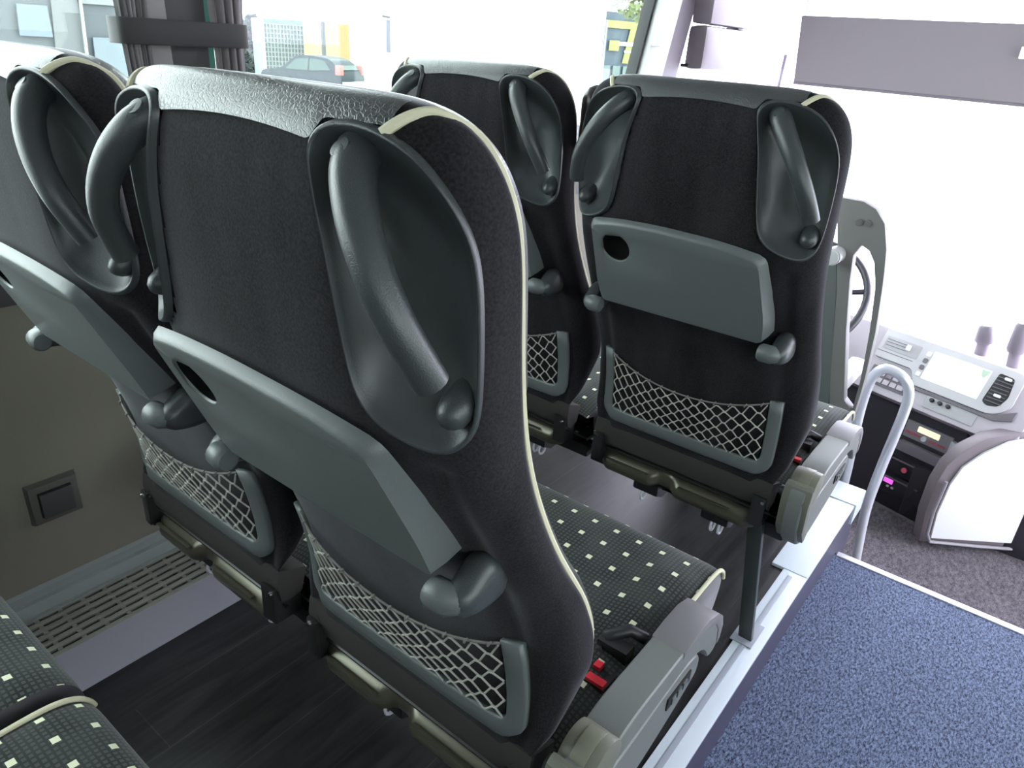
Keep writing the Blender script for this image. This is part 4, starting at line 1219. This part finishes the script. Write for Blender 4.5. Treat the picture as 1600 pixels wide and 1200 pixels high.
# green caged container
e, Lh, sg = facade(412, 484, 40, 40.6, 2.95, 2.2, 'mesh_container', plain('pale_green_panel', (.05, .085, .075), .6), 'pale green container with gridded front beyond the side window', 'container')
m = MB()
for k in range(15):
    x = -Lh + 2 * Lh * k / 14; m.box((x - .02, -sg * .05 - .02, .05), (x + .02, -sg * .05 + .02, 2.72))
for k in range(14):
    z = .08 + 2.64 * k / 13; m.box((-Lh, -sg * .06 - .02, z - .02), (Lh, -sg * .06 + .02, z + .02))
m.build('grid_bars', plain('white_grid_bar', (.13, .16, .145), .5), e, 0)
m = MB(); m.box((-Lh - .10, -sg * .1 - .05, 0), (-Lh, -sg * .1 + .05, 2.9)); m.build('corner_post', M['white'], e)
# hedge and trees
def foliage(name, c, rad, n, mat, label, cat, trunk=None):
    e = empty(name, (c[0], c[1], GZ), label, cat)
    V = []; F = []
    for _ in range(n):
        while True:
            q = Vector((random.uniform(-1, 1), random.uniform(-1, 1), random.uniform(-1, 1)))
            if q.length < 1: break
        p = Vector((q.x * rad[0], q.y * rad[1], c[2] - GZ + q.z * rad[2]))
        s = random.uniform(.12, .28); a = Vector((random.gauss(0, 1), random.gauss(0, 1), random.gauss(0, 1))).normalized(); b = a.orthogonal().normalized()
        k = len(V); V += [p + a * s, p + b * s * .5, p - a * s, p - b * s * .5]; F.append((k, k + 1, k + 2, k + 3))
    me = mesh('foliage', V, F, mat, e, smooth=False)
    m = MB(); m.tube([(0, 0, 0), (0, 0, c[2] - GZ)], [.18, .08], 8); m.build('trunk', plain('bark', (.08, .07, .05), .9), e)
    return e
gm = plain('dark_green_leaves', (.018, .028, .028), .8)
a = at(397, 70, 44); foliage('conifer', (a.x, a.y, .0), (.9, .9, 1.6), 1500, gm, 'dark green conifer left of the pale green container', 'tree')
a = at(494, 80, 45); foliage('conifer', (a.x, a.y, -.1), (.9, .9, 1.4), 1500, gm, 'dark green bush right of the pale green container', 'tree')
a = at(1008, -10, 38); foliage('leafy_tree', (a.x, a.y, 5.0), (2.4, 2.4, 2.6), 2500, plain('fresh_green_leaves', (.14, .17, .08), .7), 'light green tree above the blue building with yellow stripe', 'tree')
# orange box trailer
e, Lh, sg = facade(507, 546, 37, 37.5, 2.9, 2.4, 'orange_trailer', plain('orange_tarpaulin', (.22, .125, .045), .6), 'orange box trailer behind the parked blue car', 'trailer')
m = MB(); m.box((-Lh - .12, -.1, 0), (-Lh, .1, 2.95)); m.build('edge_post', gm, e)
# white hall with a small hanging lamp housing
e, Lh, sg = facade(552, 900, 48, 49, 7.0, 6, 'white_hall', plain('white_cladding', (.85, .86, .87), .6), 'long white hall facade filling the middle side window', 'building')
lo = at(622, 58, 30)
e = empty('wall_lantern', (lo.x, lo.y, GZ), 'pale blue box sign on a post in front of the white hall', 'sign', rz=math.atan2(FWD.y, FWD.x) - math.pi / 2)
m = MB(); m.box((-.42, -.15, lo.z - GZ - .55), (.42, .15, lo.z - GZ + .55)); m.build('sign_box', plain('pale_blue_sign', (.075, .08, .10), .5), e, .03)
m = MB(); m.prism([(-.55, -.2, lo.z - GZ + .62), (.5, -.2, lo.z - GZ + .50), (.5, .2, lo.z - GZ + .50), (-.55, .2, lo.z - GZ + .62)], (0, 0, .08)); m.build('sign_roof', plain('grey_sign_roof', (.04, .04, .05), .5), e)
m = MB(); m.cyl((0, 0, 0), (0, 0, lo.z - GZ - .55), .05, 10); m.build('post', M['white'], e)
# dark blue building with yellow stripe
e, Lh, sg = facade(938, 1060, 47, 50, 4.6, 6, 'striped_building', plain('slate_blue_cladding', (.03, .045, .06), .6), 'slate blue building with yellow stripe at the right edge of the side window', 'building')
m = MB(); m.box((-Lh, -sg * .08 - .04, 3.75), (Lh, -sg * .08 + .04, 4.15)); m.build('yellow_stripe', plain('yellow_stripe', (.15, .15, .04), .5), e)
m = MB(); m.prism([(-Lh * .30, -sg * .12, 3.75), (-Lh * .10, -sg * .12, 3.75), (-Lh * .25, -sg * .12, 1.9), (-Lh * .42, -sg * .12, 1.9)], (0, .05, 0)); m.box((-Lh * .8, -sg * .16 - .02, 2.55), (-Lh * .55, -sg * .16 + .02, 3.1)); m.build('yellow_emblem', plain('yellow_emblem', (.15, .14, .04), .5), e)
m = MB(); m.box((-Lh * .55, -sg * .14 - .02, 2.85), (Lh * .1, -sg * .14 + .02, 3.05)); m.box((-Lh * .4, -sg * .14 - .02, 2.5), (Lh * .1, -sg * .14 + .02, 2.6)); m.build('white_bars', M['white'], e)
for k in range(7):
    x = -Lh + .3 + k * (2 * Lh - .6) / 7
    m = MB(); m.box((x, -sg * .1 - .03, .3), (x + (2 * Lh - .6) / 7 - .2, -sg * .1 + .03, 1.75)); m.build('window', plain('hall_window', (.07, .10, .095), .2), e)
lp = at(946, 60, 42)
e = empty('street_lamp', (lp.x, lp.y, GZ), 'thin street lamp rising above the yellow striped building', 'street lamp')
tz = at(946, 32, 42).z - GZ
m = MB(); m.tube([(0, 0, 0), (0, 0, tz), (-.5, -.3, tz + .15), (-1.3, -.8, tz + .3)], [.08, .05, .05, .05], 8); m.build('pole', M['dash_mid'], e)
m = MB(); m.box((-1.9, -1.2, tz + .25), (-1.2, -.7, tz + .38)); m.build('lamp_head', M['dash_mid'], e)
# white lorry in front of the striped building
e, Lh, sg = facade(700, 944, 17, 20, 3.1, 2.4, 'white_lorry', M['white'], 'white box lorry parked outside the middle side window', 'lorry', GZ + .5, .05)
for x in (-Lh + .8, Lh - .9):
    m = MB(); m.cyl((x, -sg * .05, -.05), (x, sg * .25, -.05), .48, 20); m.build('wheel', M['black'], e)

# parked hatchback
def hatchback():
    a = at(428, 110, 36); b = at(552, 116, 33.5); a.z = b.z = GZ
    t_ = (b - a).normalized()
    e = empty('parked_car', (a + b) / 2, 'dark grey hatchback parked in front of the pale green container', 'car', rz=math.atan2(t_.y, t_.x))
    k = (b - a).length / 4.0
    prof = [(-2.0, .35), (-2.0, .75), (-1.75, .95), (-1.0, 1.05), (-.35, 1.50), (.2, 1.58), (1.2, 1.52), (1.65, 1.30), (1.95, 1.0), (2.0, .6), (1.97, .35)]
    body = plain('dark_teal_car_paint', (.016, .024, .027), .6, spec=.15)
    rings = [(-.85, 1.0, .0), (-.80, 1.0, 0), (.80, 1, 0), (.85, 1, 0)]
    sm_ = [tuple(q[1:]) for q in smooth_path([(0, x, z) for x, z in prof], 3)]
    def half(z): return .86 - max(0, z - .9) * .30
    V = []; F = []; n = len(sm_)
    for s in (-1, 1):
        for x, z in sm_: V.append((x * k, s * half(z) * k * .95, z * k))
    for i in range(n): j = (i + 1) % n; F.append((i, j, n + j, n + i))
    F.append(tuple(range(n))); F.append(tuple(range(2 * n - 1, n - 1, -1)))
    m = MB(); m.add(V, F); m.build('body', body, e, .02)
    gl = plain('car_window_glass', (.035, .055, .05), .5, spec=.15)
    for s in (-1, 1):
        y = s * (half(1.25) + .012) * k * .95
        for poly in ([(-.75, 1.03), (-.28, 1.42), (.35, 1.48), (.35, 1.03)], [(.42, 1.03), (.42, 1.48), (1.1, 1.43), (1.45, 1.10)]):
            m = MB(); m.prism([(x * k, s * (half(z) + .008) * k * .95, z * k) for x, z in poly], (0, s * .01, 0)); m.build('side_window', gl, e)
    m = MB(); m.prism([(1.30 * k, -.62 * k, 1.49 * k), (1.30 * k, .62 * k, 1.49 * k), (1.88 * k, .70 * k, 1.12 * k), (1.88 * k, -.70 * k, 1.12 * k)], (.02, 0, .02)); m.build('rear_window', gl, e)
    for s in (-1, 1):
        m = MB(); m.box((1.70 * k, s * .72 * k - .08, .95 * k), (1.99 * k, s * .72 * k + .08, 1.30 * k)); m.build('tail_light', plain('red_tail_light', (.75, .06, .05), .3), e, .02)
        for x in (-1.25, 1.25):
            m = MB(); m.cyl((x * k, s * .70 * k, .32 * k), (x * k, s * .86 * k, .32 * k), .32 * k, 24); w_ = m.build('wheel', M['black'], e)
            m = MB(); m.cyl((x * k, s * .86 * k, .32 * k), (x * k, s * .87 * k, .32 * k), .2 * k, 16); m.build('hubcap', M['alu'], w_)
    m = MB(); m.box((1.90 * k, -.75 * k, .38 * k), (2.05 * k, .75 * k, .70 * k)); m.build('bumper', M['white'], e, .03)
hatchback()
# grey depot building close on the left
e, Lh, sg = facade(-260, 225, 12.5, 13.5, 5.5, 4, 'grey_depot', plain('blue_grey_cladding', (.040, .047, .054), .6), 'blue grey depot wall outside the leftmost window', 'building')
a = e.location; rot = Matrix.Rotation(-e.rotation_euler.z, 3, 'Z')
def loc_at(u, v, D=13):
    nrm = Matrix.Rotation(e.rotation_euler.z, 3, 'Z') @ Vector((0, 1, 0))
    return rot @ (pxp(u, v, Vector(e.location), nrm) - Vector(e.location))
def panel(us, name, mat, off):
    P = [loc_at(*q) for q in us]; m = MB(); m.prism([(p.x, -sg * off, p.z) for p in P], (0, sg * .03, 0)); m.build(name, mat, e, smooth=False)
panel([(22, 5), (70, 9), (80, 58), (28, 55)], 'window', plain('pale_blue_pane', (.065, .085, .115), .3), .08)
panel([(74, -30), (113, -30), (136, 110), (88, 110)], 'pale_pier', plain('pale_grey_pier', (.072, .075, .078), .6), .06)
panel([(114, -30), (118, -30), (136, 110), (131, 110)], 'downpipe', plain('white_downpipe', (.2, .22, .23), .4), .14)
panel([(122, -30), (205, -30), (205, 11), (122, 5)], 'fascia', plain('pale_fascia', (.11, .12, .125), .5), .05)
panel([(142, 58), (215, 60), (215, 120), (150, 120)], 'window', plain('pale_blue_pane', (.08, .10, .115), .3), .07)
